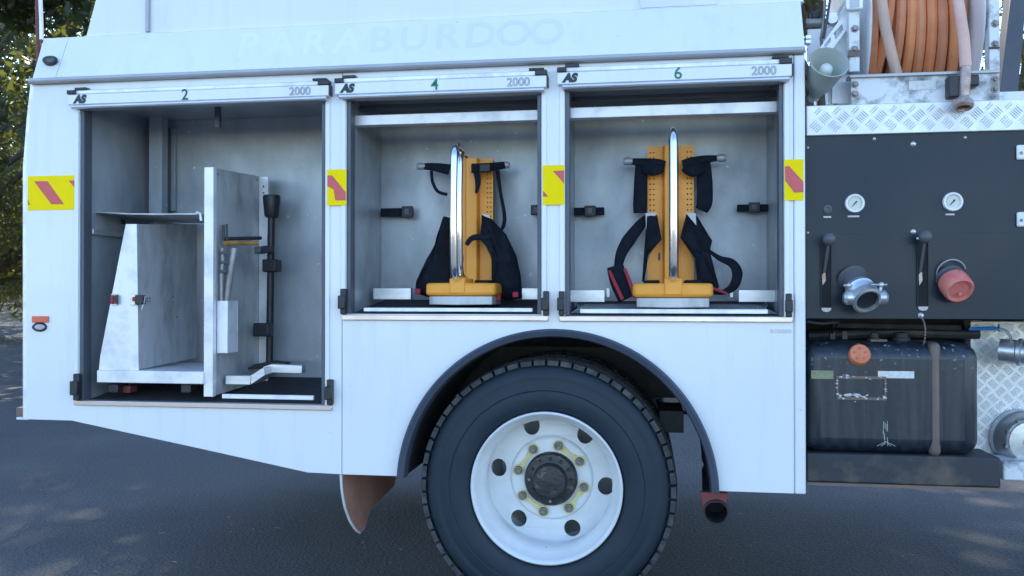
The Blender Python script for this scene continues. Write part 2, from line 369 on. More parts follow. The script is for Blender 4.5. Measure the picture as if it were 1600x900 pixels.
def grass(n, l, b):
    tc = n.new('ShaderNodeTexCoord')
    a = n.new('ShaderNodeTexNoise'); a.inputs['Scale'].default_value = 1.5; a.inputs['Detail'].default_value = 9; l.new(tc.outputs['Object'], a.inputs['Vector'])
    r = n.new('ShaderNodeValToRGB'); r.color_ramp.elements[0].position = 0.35; r.color_ramp.elements[0].color = (0.055, 0.055, 0.025, 1)
    r.color_ramp.elements[1].position = 0.7; r.color_ramp.elements[1].color = (0.125, 0.10, 0.055, 1)
    l.new(a.outputs[0], r.inputs[0]); l.new(r.outputs[0], b.inputs['Base Color']); b.inputs['Roughness'].default_value = 0.9
    bp = n.new('ShaderNodeBump'); bp.inputs['Strength'].default_value = 0.8; bp.inputs['Distance'].default_value = 0.1; l.new(a.outputs[0], bp.inputs['Height']); l.new(bp.outputs[0], b.inputs['Normal'])
MA, MG = gmat('asphalt', asphalt), gmat('grass', grass)
g = MB(); g.add([(-400, -300, 0), (400, -300, 0), (400, 700, 0), (-400, 700, 0)], [(0, 1, 2, 3)])
tag(g.build('ground', MA, smooth=0), 'grey asphalt yard stretching away under the truck', kind='structure')
def blob(cx, cy, rx, ry, z, name, label, seed):
    rnd = random.Random(seed); n = 60; vs = [(cx, cy, z)]
    for k in range(n):
        a = 2 * math.pi * k / n; q = 1 + 0.06 * math.sin(3 * a + seed) + 0.03 * math.sin(11 * a) + rnd.uniform(-.01, .01)
        vs.append((cx + rx * q * math.cos(a), cy + ry * q * math.sin(a), z))
    return tag(MB().add(vs, [(0, 1 + k, 1 + (k + 1) % n) for k in range(n)]).build(name, MG, smooth=0), label, kind='structure')
blob(-70, 100, 90, 74, 0.006, 'grass_verge', 'dry grass verge beyond the asphalt under the trees', 3)
blob(6, 17.5, 12, 6.5, 0.006, 'grass_island', 'grass island behind the truck where trees stand', 5)

bk_ = MB(); vs = []; fs = []; NA = 80
for k in range(NA + 1):
    a = R(-100 + 180 * k / NA)
    for r_, z_ in ((44, -.02), (52, .7), (62, 1.9), (76, 3.0), (130, 3.6)):
        r_ = r_ + 1.6 * math.sin(k * 1.3) + math.sin(k * .37) * 2; vs.append((r_ * math.sin(a), r_ * math.cos(a), z_ + (.15 * math.sin(k * .9 + r_) if z_ > 0 else 0)))
for k in range(NA):
    for j in range(4): fs.append((k * 5 + j, (k + 1) * 5 + j, (k + 1) * 5 + j + 1, k * 5 + j + 1))
tag(bk_.add(vs, fs).build('grass_bank', MG, smooth=60), 'low brown grass bank rising behind the trees', kind='structure')

# ================================================================== THE TRUCK
WC = W(851.5, 766, 0.0)                                  # rear wheel centre
T = thing('fire_truck', 'white fire truck side with three open lockers, black pump panel and white wheel', 'truck', (WC.x, 1.2, 0.0))
zg = Z(122.5, 316)                                       # underside of the gutter
TK = 0.03
def q(px, py, Y=0.0): p = W(px, py, Y); return (p.x, p.z)
def prect(px0, px1, pyt, pyb, Y=0.0):                  # world rectangle from photo edges, measured at its middle
    pm = (px0 + px1) / 2
    return (X(px0, Y), X(px1, Y), Z(pyb, pm, Y), Z(pyt, pm, Y))
def hole(r): return [(r[0], r[2]), (r[0], r[3]), (r[1], r[3]), (r[1], r[2])]
L2 = prect(124, 508, 150, 631); L4 = prect(541, 846, 135, 491); L6 = prect(883, 1225, 118, 494)
zbl = Z(741, 534)
rear = [q(41, 655), q(112, 657), q(300, 698), q(480, 738), (X(534), zbl), (X(534), zg), (q(53, 131)[0], zg), q(47, 185), q(42, 235), q(41, 260)]
MB().plate(rear, [hole(L2)], 0, TK).build('rear_side_panel', 'white', T, smooth=20)
AC = W(866, 765); AR = 249 * S(866)
zbr = Z(769, 1180)
arc = []
for k in range(41):
    a = math.pi - math.pi * k / 40
    arc.append((AC.x + (AR - .012) * math.cos(a), AC.z + (AR - .012) * math.sin(a)))
arch = [(X(535.2), zbl), (arc[0][0], zbl)] + [p for p in arc if p[1] > zbl + .005][0:0] + [p for p in arc if p[1] > max(zbl, AC.z) + .012] + [(arc[-1][0] + .003, zbr), (X(1240), zbr), (X(1240), zg), (X(535.2), zg)]
MB().plate(arch, [hole(L4), hole(L6)], 0, TK).build('wheel_arch_panel', 'white', T, smooth=20)
MB().box(X(1240.7), X(1258.5), -0.006, 0.05, Z(772, 1250), zg).build('corner_post', 'white', T, bevel=0.006)
# rear edge trim of the body, raked like the outline
e = MB()
pts = [q(41, 653), q(41, 262), q(47, 185), q(53, 131)]
e.tube([(x - .008, 0.012, z) for x, z in pts], 0.014, 8); e.build('rear_edge_trim', 'alu_white', T)
# underside lips: folded bottom edges
MB().box(X(42), X(534), 0.031, 0.6, Z(655, 60) - .0, Z(655, 60) + .012).build('folded_bottom_edge', 'white', T)

# gutter, sloped lip panel and the body above it
zg2 = zg + 9 * S(650)
gt = MB(); gt.tube([(X(50), -0.022, (zg + zg2) / 2), (X(1257), -0.022, (zg + zg2) / 2)], 0.0125, 10)
gt.box(X(50), X(1257), -0.016, 0.03, zg + .001, zg2 - .001); gt.build('rain_gutter', 'gutter', T)
YC = 0.07
zc = Z(57, 132, YC)                                    # crease above the sloped panel
lp = MB()
def lip(x0, x1, name, x0t=None):
    x0t = x0 if x0t is None else x0t
    b = MB(); b.add([(x0, -0.018, zg2), (x1, -0.018, zg2), (x1, YC, zc), (x0t, YC, zc), (x0, 0.02, zg2 - .002), (x1, 0.02, zg2 - .002), (x1, YC + .03, zc - .01), (x0t, YC + .03, zc - .01)],
                    [(0, 1, 2, 3), (7, 6, 5, 4), (0, 4, 5, 1), (2, 6, 7, 3), (1, 5, 6, 2), (0, 3, 7, 4)])
    return b.build(name, 'white', T, smooth=0)
lip(X(54), X(89.3), 'sloped_lip_panel', X(67, YC)); lip(X(90.2), X(1257), 'sloped_lip_panel')
xu = W(132, 57, YC).x; xu2 = W(147, 0, YC).x; zt = 3.05
sl = (xu2 - xu) / (Z(0, 147, YC) - zc)
MB().plate([(xu, zc + .001), (X(1257, YC), zc + .001), (X(1257, YC), zt), (xu + sl * (zt - zc), zt)], [], YC + .012, 2.25).build('upper_body', 'white', T, smooth=20)
MB().box(X(226, YC), X(231.5, YC), YC - .004, YC + .011, Z(50, 228, YC), zt).build('seam_trim', 'gutter', T, bevel=.003)
MB().box(X(67, YC), xu - .004, YC + .003, 2.2, zc - .05, zc - .012).build('rear_deck', 'white', T)
MB().box(xu, X(1257, YC), YC - .0005, YC + .0115, zc + .0002, zc + .003).build('crease_shadow_strip', 'alu', T)  # thin strip standing in for the gap's shadow along the crease
pl = MB(); a = W(1000, 8, YC); b_ = W(1120, -3, YC); pl.box(a.x, b_.x, YC + .004, YC + .011, zc + .006, zc + .09); pl.build('reflective_strip', 'rim', T, bevel=.002)
rl = MB(); rl.tube([W(65, 62, .05), W(64.5, 30, .05), W(62, -30, .06), W(60, -90, .06)], .0085, 8); rl.build('grab_rail', 'alu_white', T)
rl = MB(); rl.tube([W(60, 130, .3), W(58.5, 30, .3), W(57, -90, .3)], .009, 8); rl.build('red_rail', 'redpaint', T)
# main closed body behind the lockers
co = MB(); xr, xf = X(60), X(1256)
co.plate([(X(50) + .05, Z(655, 60) + .02), (X(300), Z(655, 60) + .02), (X(330), Z(655, 60) + .05), (X(534), 1.16), (xf, 1.16), (xf, zc - .06), (X(62) + .03, zc - .06), (X(50) + .05, Z(240, 45))], [], 0.66, 2.40)
co.build('body_box', 'white', T, smooth=20)
# letters left by removed lettering on the sloped panel
ang = math.atan2(zc - zg2, YC + .018)
word = 'PARABURDOO'
for i, ch in enumerate(word):
    px = 387 + i * 51.9
    f = 0.56; yy = -0.018 + (YC + .018) * f; zz = zg2 + (zc - zg2) * f
    text('faded_letter', ch, 0.176, Vector((W(px, 70, yy).x, yy - .0005, zz)), MT['ghost'][i], T, rx=ang, bold=0.0035, ext=0.0)

# roller doors (rolled up, bottom bars showing)
def door(pxa, pxb, y_top, y_bot, num, nmat, npx):
    pm = (pxa + pxb) / 2
    x0, x1 = X(pxa, -.03), X(pxb, -.03)
    zt_, zb_ = Z(y_top, pm, -.03), Z(y_bot, pm, -.03); h = zt_ - zb_
    o = MB().box(x0, x1, -.034, .028, zb_ + h * .22, zb_ + h * .72).build('roller_door', 'white', T, bevel=.003)
    MB().box(x0 + .02, x1 - .02, -.026, .028, zb_ + h * .74, zt_ - .004).build('door_slat', 'alu_white', o, bevel=.004)
    lipb = MB(); lipb.tube([(x0 + .02, -.03, zb_ + h * .11), (x1 - .01, -.03, zb_ + h * .11)], h * .10, 10); lipb.build('door_seal', 'alu', o)
    MB().box(x0 + .03, x1 - .02, -.022, .02, zb_ + h * .02, zb_ + h * .212).build('door_bottom_rail', 'gutter', o)
    for s_, xx in ((0, x0), (1, x1)):
        c = MB()
        if s_ == 0: c.box(xx - .001, xx + .036, -.038, .026, zb_ + h * .735, zb_ + h * .93); c.box(xx + .03, xx + .085, -.03, .024, zb_ + h * .935, zt_ + .006)
        else: c.box(xx - .045, xx + .001, -.038, .026, zb_ + h * .735, zt_ - .004); c.box(xx - .07, xx - .01, -.03, .024, zt_ - .003, zt_ + .006); c.box(xx - .004, xx + .006, -.03, .024, zb_ + h * .25, zb_ + h * .73)
        c.build('end_cap', 'black', o, bevel=.002)
    zm = zb_ + h * .46; fy = -.0352
    text('logo', 'AS', .044, Vector((x0 + 20 * S(pm), fy, zm)), 'ink', o, bold=.0034, shear=.25)
    text('numeral', num, .064, Vector((X(npx, -.035), fy, zm + .002)), nmat, o, bold=.0006)
    text('numerals', '2000', .046, Vector((x1 - 42 * S(pm), fy, zm)), 'greyink', o, outline=.0008)
    return o
door(105, 513, 131.5, 164, '2', 'dkgreen', 288)
door(523, 854, 114, 150, '4', 'green', 679)
door(871, 1238, 96, 134, '6', 'green', 1060)

# lockers: sheet metal boxes open to the side
def locker(r, d, name='locker'):
    x0, x1, z0, z1 = r; b = MB(); t = .012
    z1 = z1 + .02
    b.box(x0 - t, x1 + t, d, d + t, z0 - t, z1 + t)
    b.box(x0 - t, x0, TK + .001, d - .001, z0 - t, z1 + t); b.box(x1, x1 + t, TK + .001, d - .001, z0 - t, z1 + t)
    b.box(x0 + .001, x1 - .001, TK + .001, d - .001, z1, z1 + t); b.box(x0 + .001, x1 - .001, TK + .001, d - .001, z0 - t, z0)
    return b.build(name, 'locker', T, smooth=0)
D2, D4 = 0.57, 0.48
k2, k4, k6 = locker(L2, D2), locker(L4, D4), locker(L6, D4)
def guides(r, o):
    x0, x1, z0, z1 = r
    for xx, s_ in ((x0, 1), (x1, -1)):
        MB().box(min(xx + s_ * .001, xx + s_ * .017), max(xx + s_ * .001, xx + s_ * .017), .004, .06, z0 + .002, z1).build('door_guide', 'guide', o, bevel=.002)
        MB().box(min(xx - s_ * .002, xx - s_ * .021), max(xx - s_ * .002, xx - s_ * .021), -.007, -.0005, z0 - .012, Z(168, 316) if r is L2 else z1).build('guide_face', 'white', o, bevel=.002)
for r, o in ((L2, k2), (L4, k4), (L6, k6)): guides(r, o)
def sill(px0, px1, pyt, pyb, o):
    r = prect(px0, px1, pyt, pyb); MB().box(r[0], r[1], -.012, .03, r[2], r[3]).build('sill_strip', 'sill', o, bevel=.003)
sill(118, 520, 629, 637, k2); sill(535, 857, 492, 501, k4); sill(874, 1238, 494, 503, k6)
def ramp(r, d, rise, o, m='mat', z_off=.004):          # rubber mat on the slightly raised floor
    x0, x1, z0, z1 = r; b = MB(); b.add([(x0 + .018, .05, z0 + z_off), (x1 - .018, .05, z0 + z_off), (x1 - .018, d - .01, z0 + rise), (x0 + .018, d - .01, z0 + rise),
        (x0 + .018, .05, z0 + .001), (x1 - .018, .05, z0 + .001), (x1 - .018, d - .01, z0 + .001), (x0 + .018, d - .01, z0 + .001)],
        [(0, 1, 2, 3), (7, 6, 5, 4), (0, 4, 5, 1), (1, 5, 6, 2), (2, 6, 7, 3), (3, 7, 4, 0)])
    return b.build('floor_mat', m, o, smooth=0)
ramp(L2, D2, .062, k2); ramp(L4, D4, .055, k4); ramp(L6, D4, .055, k6)
def bar(px0, px1, pyt, pyb, Y, y1, name, m, o, bev=.002):
    r = prect(px0, px1, pyt, pyb, Y); return MB().box(r[0], r[1], Y, y1, r[2], r[3]).build(name, m, o, bevel=bev)
bar(347, 490, 617, 624, .035, .05, 'tray_lip', 'alu_white', k2)
bar(568, 832, 481, 487, .02, .045, 'tray_lip', 'alu_white', k4)
bar(906, 1200, 483, 490, .02, .045, 'tray_lip', 'alu_white', k6)
bar(549, 842, 176, 192, .09, .14, 'light_bar', 'alu_white', k4); bar(887, 1219, 163, 180, .09, .14, 'light_bar', 'alu_white', k6)
bar(552, 845, 160, 168, .16, .2, 'roller_edge', 'guide', k4); bar(890, 1222, 146, 154, .16, .2, 'roller_edge', 'guide', k6)
for a in ((583, 642), (815, 843)): bar(a[0], a[1], 450, 468, .26, .29, 'floor_bracket', 'alu', k4)
for a in ((888, 945), (1154, 1216)): bar(a[0], a[1], 453, 472, .24, .27, 'floor_bracket', 'alu', k6)
for px in (950, 1143): bar(px - 3, px + 3, 450, 465, .3, .32, 'floor_clip', 'alu', k6)
# mesh mat in the right hand locker
mm = MB(); x0, x1, z0, _ = L6
for k in range(70):
    xx = x0 + .03 + k * (x1 - x0 - .06) / 70
    for sg in (1, -1):
        xa, xb = xx - sg * .03, xx + sg * .03
        xa = min(max(xa, x0 + .02), x1 - .02); xb = min(max(xb, x0 + .02), x1 - .02)
        ya, yb = .06, .30
        mm.tube([(xa, ya, z0 + .010), (xb, yb, z0 + .010 + .055 * (yb - .05) / .42)], .0022, 4)
tag(mm.build('mesh_mat', 'gutter', k6, fix=False), kind='stuff')
# retaining straps on the locker walls
def wallstrap(px0, px1, py0, py1, Y, o, dx):
    s_ = MB().pbox(px0, px1, py0 + 3, py1 - 1, Y, Y + .02).build('wall_strap', 'cloth', o, bevel=.004)
    MB().pbox(px0 + dx, px0 + dx + 18, py0, py1 + 1, Y - .012, Y - .001).build('buckle', 'black', s_, bevel=.004)
    MB().pbox(px0 + dx + 5, px0 + dx + 12, py0 + 4, py1 - 4, Y - .016, Y - .0125).build('buckle_pin', 'knob', s_)
wallstrap(594, 645, 322, 339, .42, k4, 33); wallstrap(831, 849, 320, 335, .42, k4, -2)
wallstrap(891, 944, 321, 337, .42, k6, 22); wallstrap(1152, 1211, 316, 331, .42, k6, 18)
# door catches
for px, py, o in ((119, 605, k2), (515, 613, k2), (536, 471, k4), (853, 474, k4), (877.5, 474, k6), (1233, 477, k6)):
    s_ = S(px); c = W(px, py, -.02)
    d_ = MB().box(c.x - 4.5 * s_, c.x + 4.5 * s_, -.024, -.001, c.z - 19 * s_, c.z + 19 * s_).box(c.x - 6.5 * s_, c.x + 5 * s_, -.038, -.020, c.z - 11 * s_, c.z + 9 * s_).build('door_catch', 'black', o, bevel=.004)
# hazard tape
def tape(px0, px1, pyt, pyb, stripes, Y):
    r = prect(px0, px1, pyt, pyb, Y); o = MB().box(r[0], r[1], Y - .001, Y + .0008, r[2], r[3]).build('hazard_tape', 'tape', T, smooth=0)
    for pts in stripes: MB().pplate(pts, Y - .0022, Y - .0012).build('tape_stripe', 'tape_red', o, smooth=0)
tape(43, 123, 274.5, 328, [[(53, 283), (74, 283), (100, 319), (80, 319)], [(107, 282), (122.5, 281), (122.5, 300)], [(43.5, 312), (47, 320), (43.5, 320)]], -.0012)
tape(511, 541, 265, 321, [[(511.5, 274), (519, 274), (540, 300), (540, 313), (524, 313), (521, 296), (511.5, 291)]], -.0085)
tape(848, 882, 258, 320, [[(864, 267), (881.5, 266), (881.5, 287)], [(848.5, 298), (857, 307), (848.5, 307)]], -.0085)
tape(1226, 1256, 249, 313, [[(1226.5, 260), (1233, 259), (1255.5, 284), (1255.5, 300), (1241, 301), (1227, 282)]], -.0085)
# marker lamps, reflector, small label
def oval(px, py, rx, ry, m, name, Y=-.001, parent=None, dep=.012):
    c = W(px, py, Y); s_ = S(px, Y); n = 24
    b = MB(); vs = []; 
    for k in range(n): a = 2 * math.pi * k / n; vs.append((c.x + rx * s_ * math.cos(a), Y, c.z + ry * s_ * math.sin(a)))
    for k in range(n): a = 2 * math.pi * k / n; vs.append((c.x + rx * .8 * s_ * math.cos(a), Y - dep, c.z + ry * .75 * s_ * math.sin(a)))
    b.add(vs, [(k, (k + 1) % n, n + (k + 1) % n, n + k) for k in range(n)] + [tuple(range(n, 2 * n))])
    return b.build(name, m, parent or T)
m1 = oval(79, 95, 11.5, 7.5, 'black', 'marker_lamp', Y=.006, dep=.016); oval(79, 94.5, 7.5, 3.6, 'lamp', 'lens', Y=-.0105, parent=m1, dep=.006)
m2 = oval(62, 511, 11.5, 7, 'black', 'marker_lamp'); oval(62, 511, 8, 4, 'gutter', 'lens', Y=-.0135, parent=m2, dep=.003)
bar(49.5, 74.5, 494, 504, -.010, -.001, 'reflector', 'reflector', T)
bar(1204, 1236, 514, 520, -.003, -.0007, 'small_label', 'paper', T, 0)
bar(26, 41, 637, 651, .03, .3, 'bumper_end', 'strap_rust', T); bar(26, 44, 652, 656, .02, .3, 'bumper_lip', 'white_dirty', T)

# wheel arch flare and liner
fl = MB(); n = 64; a0, a1 = math.pi * 1.0 - math.asin((zbl - AC.z) / AR) * -1, 0
angs = [math.pi + math.asin(max(-1, min(1, (AC.z - zbl) / AR))) * 1 + (0 - math.pi - 2 * math.asin((AC.z - zbl) / AR)) * k / n for k in range(n + 1)]
lo_ang = math.asin((zbl - AC.z) / AR); hi_l = math.pi - lo_ang; lo_r = math.asin((zbr - AC.z) / AR)
angs = [hi_l + (lo_r - hi_l) * k / n for k in range(n + 1)]
prof = [(AR + .002, -.0005), (AR + .002, -.030), (AR - .006, -.034), (AR - .026, -.028), (AR - .031, -.012), (AR - .031, .02), (AR - .025, .02), (AR - .0135, -.0005)]
vs = []; fs = []; m = len(prof)
for a in angs:
    for r_, y_ in prof: vs.append((AC.x + r_ * math.cos(a), y_, AC.z + r_ * math.sin(a)))
for i in range(n):
    for k in range(m): fs.append((i * m + k, i * m + (k + 1) % m, (i + 1) * m + (k + 1) % m, (i + 1) * m + k))
fs += [tuple(range(m)), tuple(n * m + k for k in range(m))]
MB().add(vs, fs).build('wheel_arch_flare', 'flare', T)
vs = []; fs = []
for i, a in enumerate(angs):
    for r_, y_ in ((AR - .022, .032), (AR - .022, .655), (AR - .016, .655), (AR - .016, .032)): vs.append((AC.x + r_ * math.cos(a), y_, AC.z + r_ * math.sin(a)))
for i in range(n):
    for k in range(4): fs.append((i * 4 + k, i * 4 + (k + 1) % 4, (i + 1) * 4 + (k + 1) % 4, (i + 1) * 4 + k))
MB().add(vs, fs).build('arch_liner', 'liner', T)
bar(1030, 1068, 642, 676, .3, .6, 'spring_hanger', 'chassis', T)

MB().box(X(45), X(1259), 2.401, 2.42, zbl + .02, 1.5).build('sky_blocking_skirt', 'white', T)  # unseen, added to keep sky light from under the truck
# wheels
RW = WC.z
def wheel(y0, sgn, full=True):
    """outer face at y0, going inwards along sgn"""
    c = Vector((WC.x, y0, RW)); ax = (0, sgn, 0)
    tp = [(.296, .030), (.305, .012), (.330, .004), (.372, -.004), (.376, -.002), (.380, -.006), (.412, -.002), (.418, .001), (.424, -.001), (.452, .006), (.470, .022), (.480, .040), (.484, .060), (.486, .135),
          (.484, .210), (.480, .230), (.452, .262), (.412, .270), (.33, .264), (.296, .24)]
    tp = [(r * RW / .5, h) for r, h in tp]
    k = RW / .5
    ty = MB().lathe(tp, c, ax, 96, closed=True).build('wheel', 'rubber', T, smooth=50)
    tr = MB(); N = 58
    for i in range(N):
        a = 2 * math.pi * (i + .03 * math.sin(i * 7)) / N; da = 2 * math.pi / N
        for (h0, h1, sh, wd) in ((.010, .068, 0, .80), (.074, .128, .5, .78), (.134, .190, 0, .78), (.196, .258, .5, .80)):
            aa = a + sh * da; vs = []
            for (hh, rr) in ((h0, .474 if h0 < .02 else .4845), (h1, .4845 if h1 < .25 else .474)):
                top = .5 if .02 < hh < .25 else .493
                for (r_, s_) in ((rr, -1), (rr, 1), (top, 1), (top, -1)):
                    t_ = aa + s_ * da * wd / 2
                    vs.append((c.x + k * r_ * math.cos(t_), c.y + sgn * hh, c.z + k * r_ * math.sin(t_)))
            tr.add(vs, [(0, 1, 2, 3), (7, 6, 5, 4), (0, 4, 5, 1), (1, 5, 6, 2), (2, 6, 7, 3), (3, 7, 4, 0)])
    tr.build('tread', 'tread', ty, smooth=0)
    if not full:
        MB().lathe([(.30 * k, .03), (.27 * k, .05), (.25 * k, .2), (.12 * k, .2), (.1 * k, .05), (0, .05)], c, ax, 48).build('rim', 'rim', ty)
        return ty
    # dished rim with hand holes
    kt = k; k = 1.0
    rp = [(.299, .040), (.3045, .020), (.3040, .008), (.2985, .004), (.2925, .010), (.288, .030), (.284, .055), (.272, .078), (.2615, .100), (.2585, .125), (.260, .165), (.269, .200), (.277, .235), (.2765, .252)]
    rim = MB().lathe(rp, c, ax, 96).build('rim', 'rim', ty, smooth=60)
    HR, NH = .2300, 6
    hp = lambda r: .252 - .022 * max(0.0, min(1.0, (.276 - r) / .10))
    outer = [(.2765 * math.cos(2 * math.pi * i / 96), .2765 * math.sin(2 * math.pi * i / 96)) for i in range(96)]
    inner = [(.176 * math.cos(2 * math.pi * i / 64), .176 * math.sin(2 * math.pi * i / 64)) for i in range(64)]
    hs = []
    for j in range(NH):
        a = R(172 + 60 * j); hs.append([(HR * math.cos(a) + .0345 * math.cos(2 * math.pi * i / 20), HR * math.sin(a) + .0375 * math.sin(2 * math.pi * i / 20)) for i in range(20)])
    b = MB().plate(outer, [inner] + hs, 0, .008)
    b.v = [(c.x + x, c.y + sgn * (hp(math.hypot(x, z)) + y), c.z + z) for x, y, z in b.v]
    b.build('rim_disc', 'rim', ty, smooth=40)
    MB().lathe([(.176, .232), (.174, .226), (.168, .217), (.160, .214), (.105, .214), (.095, .24)], c, ax, 64).build('wheel_centre', 'rim', ty, smooth=60)
    hb = MB().lathe([(.112, .22), (.1105, .190), (.104, .180), (.094, .179), (.072, .172), (.069, .150), (.063, .141), (.0, .137)], c, ax, 48).build('hub', 'hub', ty, smooth=40)
    for i in range(12):
        a = 2 * math.pi * i / 12; p = c + Vector((.088 * math.cos(a), sgn * .168, .088 * math.sin(a)))
        MB().lathe([(.0, 0), (.006, 0), (.0075, .003), (.0075, .012)], p, ax, 6).build('hub_bolt', 'nut' if i in (6, 9) else 'hub', hb, smooth=0)
    nutpos = [R(45 * i + 32) for i in range(8)]
    PC = .1415
    for i, a in enumerate(nutpos):
        p = c + Vector((PC * math.cos(a), sgn * .179, PC * math.sin(a)))
        nu = MB().lathe([(0, .004), (.009, .004), (.0095, 0), (.0105, 0), (.0105, .012), (.0165, .012), (.017, .014), (.017, .031), (.0215, .0312), (.0215, .0345)], p, ax, 12)
        nu.build('wheel_nut', 'nut', ty, smooth=0)
    for i in (0, 2, 4, 6):
        A = nutpos[i]; B = nutpos[(i + 1) % 8]
        pa = Vector((PC * math.cos(A), 0, PC * math.sin(A))); pb = Vector((PC * math.cos(B), 0, PC * math.sin(B)))
        tg = MB()
        for p in (pa, pb): tg.lathe([(.0185, 0), (.0235, 0), (.0235, .006), (.0185, .006)], c + p + Vector((0, sgn * .203, 0)), ax, 20, closed=True)
        d_ = (pb - pa).normalized(); nn = Vector((-d_.z, 0, d_.x)); vs = []
        for (f_, wd) in ((.024, .013), ((pb - pa).length / 2, .005), ((pb - pa).length - .024, .013)):
            for s_ in (-1, 1):
                for h in (.204, .209): vs.append(c + pa + d_ * f_ + nn * wd * s_ + Vector((0, sgn * h, 0)))
        tg.add(vs, [(0, 2, 6, 4), (4, 6, 10, 8), (1, 5, 7, 3), (5, 9, 11, 7), (0, 4, 5, 1), (4, 8, 9, 5), (2, 3, 7, 6), (6, 7, 11, 10), (0, 1, 3, 2), (8, 10, 11, 9)])
        tg.build('nut_indicator', 'yellow_tag', ty, smooth=30)
    va = R(60); p = c + Vector((.245 * k * math.cos(va), sgn * .19, .245 * k * math.sin(va)))
    MB().tube([p + Vector((0, sgn * .06, 0)), p, p + Vector((.01, -sgn * .02, .012))], .006, 8).build('valve', 'black', ty)
    return ty
wheel(.018, 1, True); wheel(.345, 1, False); wheel(2.37, -1, False); wheel(2.06, -1, False)
# running gear
ch_ = MB(); ch_.box(X(90), X(1900), .76, .84, .80, 1.04); ch_.box(X(90), X(1900), 1.56, 1.64, .80, 1.04); ch_.build('chassis_rail', 'chassis', T, bevel=.006)
axl = MB().tube([(WC.x, .5, RW), (WC.x, 1.9, RW)], .075, 16); axl.sphere((WC.x, 1.2, RW), .21, 20); axl.build('axle', 'chassis', T)
sp = MB()
for k in range(7): sp.box(WC.x - .62 + k * .06, WC.x + .62 - k * .06, .86, .93, .71 - k * .014, .722 - k * .014)
sp.build('leaf_spring', 'chassis', T)
# rear mud flap: a rubber sheet across the truck, its lower edge rounded, seen from ahead
XF = X(531.5)
def flapz(py, Y): return Z(py, 560, Y)
n = 24; vs = []; fs = []
def shape(t):  # t 0..1 : from near top edge down round the bottom and up to the far side
    pts = [(0.0, 743), (0.005, 768), (0.02, 792), (0.055, 815), (0.10, 829), (0.135, 832), (0.185, 826), (0.235, 809), (0.29, 795), (0.42, 778), (0.70, 743)]
    f_ = t * (len(pts) - 1); i = min(int(f_), len(pts) - 2); u_ = f_ - i
    return (pts[i][0] * (1 - u_) + pts[i + 1][0] * u_, pts[i][1] * (1 - u_) + pts[i + 1][1] * u_)
edge = [shape(k / n) for k in range(n + 1)]
bow = lambda zz: .028 * max(0, (zbl - zz) / .25) ** 2
zs = [(Y, flapz(py, Y) if py > 744 else zbl - .002) for Y, py in edge]
poly = [(Y, z) for Y, z in zs]
b = MB().plate(poly + [], [], 0, .010)          # plate in (Y,Z), thickness in X
b.v = [(XF + y + bow(z) + .10 * x * x, x + .004, z) for x, y, z in b.v]
fo = b.build('mud_flap', 'flap', T, smooth=30)
ed = MB().tube([(XF + bow(z) + .004 + .1 * Y * Y, Y + .001, z) for Y, z in zs[:13]], .0055, 8).build('flap_edge', 'alu_white', fo)
MB().box(XF + .03, XF + .16, .30, .42, zbl - .07, zbl + .08).build('flap_bracket', 'redpaint', T)
# exhaust
p = W(1119, 801, .02); s_ = S(1119)
ex = MB().lathe([(18 * s_, .03), (18 * s_, .0), (20 * s_, .0), (20.5 * s_, .06), (20.5 * s_, .5)], p, (0.05, 1, .12), 28).build('exhaust_pipe', 'chassis', T, smooth=50)
MB().lathe([(0, .12), (18.2 * s_, .12)], p, (0.05, 1, .12), 28).build('exhaust_bore', 'slot', ex)
MB().pplate([(1094, 769), (1137, 770), (1136, 790), (1132, 786), (1105, 786), (1099, 800)], .03, .06).build('exhaust_hanger', 'redpaint', T, bevel=.004)

# ---------------- pump bay
YP = .06
XE = X(1900, YP)
pz0, pz1, pzm = Z(498, 1430, YP), Z(207, 1430, YP), Z(365, 1430, YP)
pp = MB().box(X(1259.5, YP), XE, YP, YP + .03, pzm + .0002, pz1).build('pump_panel', 'panel', T)
pl_ = MB().box(X(1259.5, YP), XE, YP - .0025, YP + .03, pz0, pzm - .0002).build('lower_pump_panel', 'panel', T)
MB().box(X(1262, YP), XE, YP + .031, 2.3, pz0 + .01, pz1 - .004).build('pump_enclosure', 'panel', T)
def treadplate(x0, x1, z0, z1, y, name, cell, tilt=0.0):
    o = MB().box(x0, x1, y, y + .02, z0, z1).build(name, 'plate', T, bevel=.003)
    b = MB(); sq = cell; r2_ = math.sqrt(.5)
    N = int((x1 - x0 + z1 - z0) / sq) + 3
    for i in range(-N, N):
        for j in range(-N, N):
            cx, cz = x0 + (i + j) * r2_ * sq, z0 + (i - j) * r2_ * sq
            if cx < x0 - sq or cx > x1 + sq or cz < z0 - sq or cz > z1 + sq: continue
            dx, dz = (r2_, r2_) if (i + j) % 2 else (r2_, -r2_); nx, nz = -dz, dx
            for kk in (-2, -1, 0, 1, 2):
                ox, oz = cx + nx * kk * sq * .175, cz + nz * kk * sq * .175
                L, wd = sq * .40, sq * .055; P = []
                for (u_, v_, h_) in ((-1, 0, 0), (-.6, 1, 0), (.6, 1, 0), (1, 0, 0), (.6, -1, 0), (-.6, -1, 0), (-.5, 0, 1), (.5, 0, 1)):
                    P.append((ox + dx * L * u_ + nx * wd * v_, y - .0003 - .0018 * h_, oz + dz * L * u_ + nz * wd * v_))
                if min(p_[0] for p_ in P) < x0 or max(p_[0] for p_ in P) > x1 or min(p_[2] for p_ in P) < z0 or max(p_[2] for p_ in P) > z1: continue
                b.add(P, [(0, 1, 6), (1, 2, 7, 6), (2, 3, 7), (3, 4, 7), (4, 5, 6, 7), (5, 0, 6)])
    tag(b.build('tread_bars', 'plate_bar', o, smooth=0), kind='stuff')
    return o
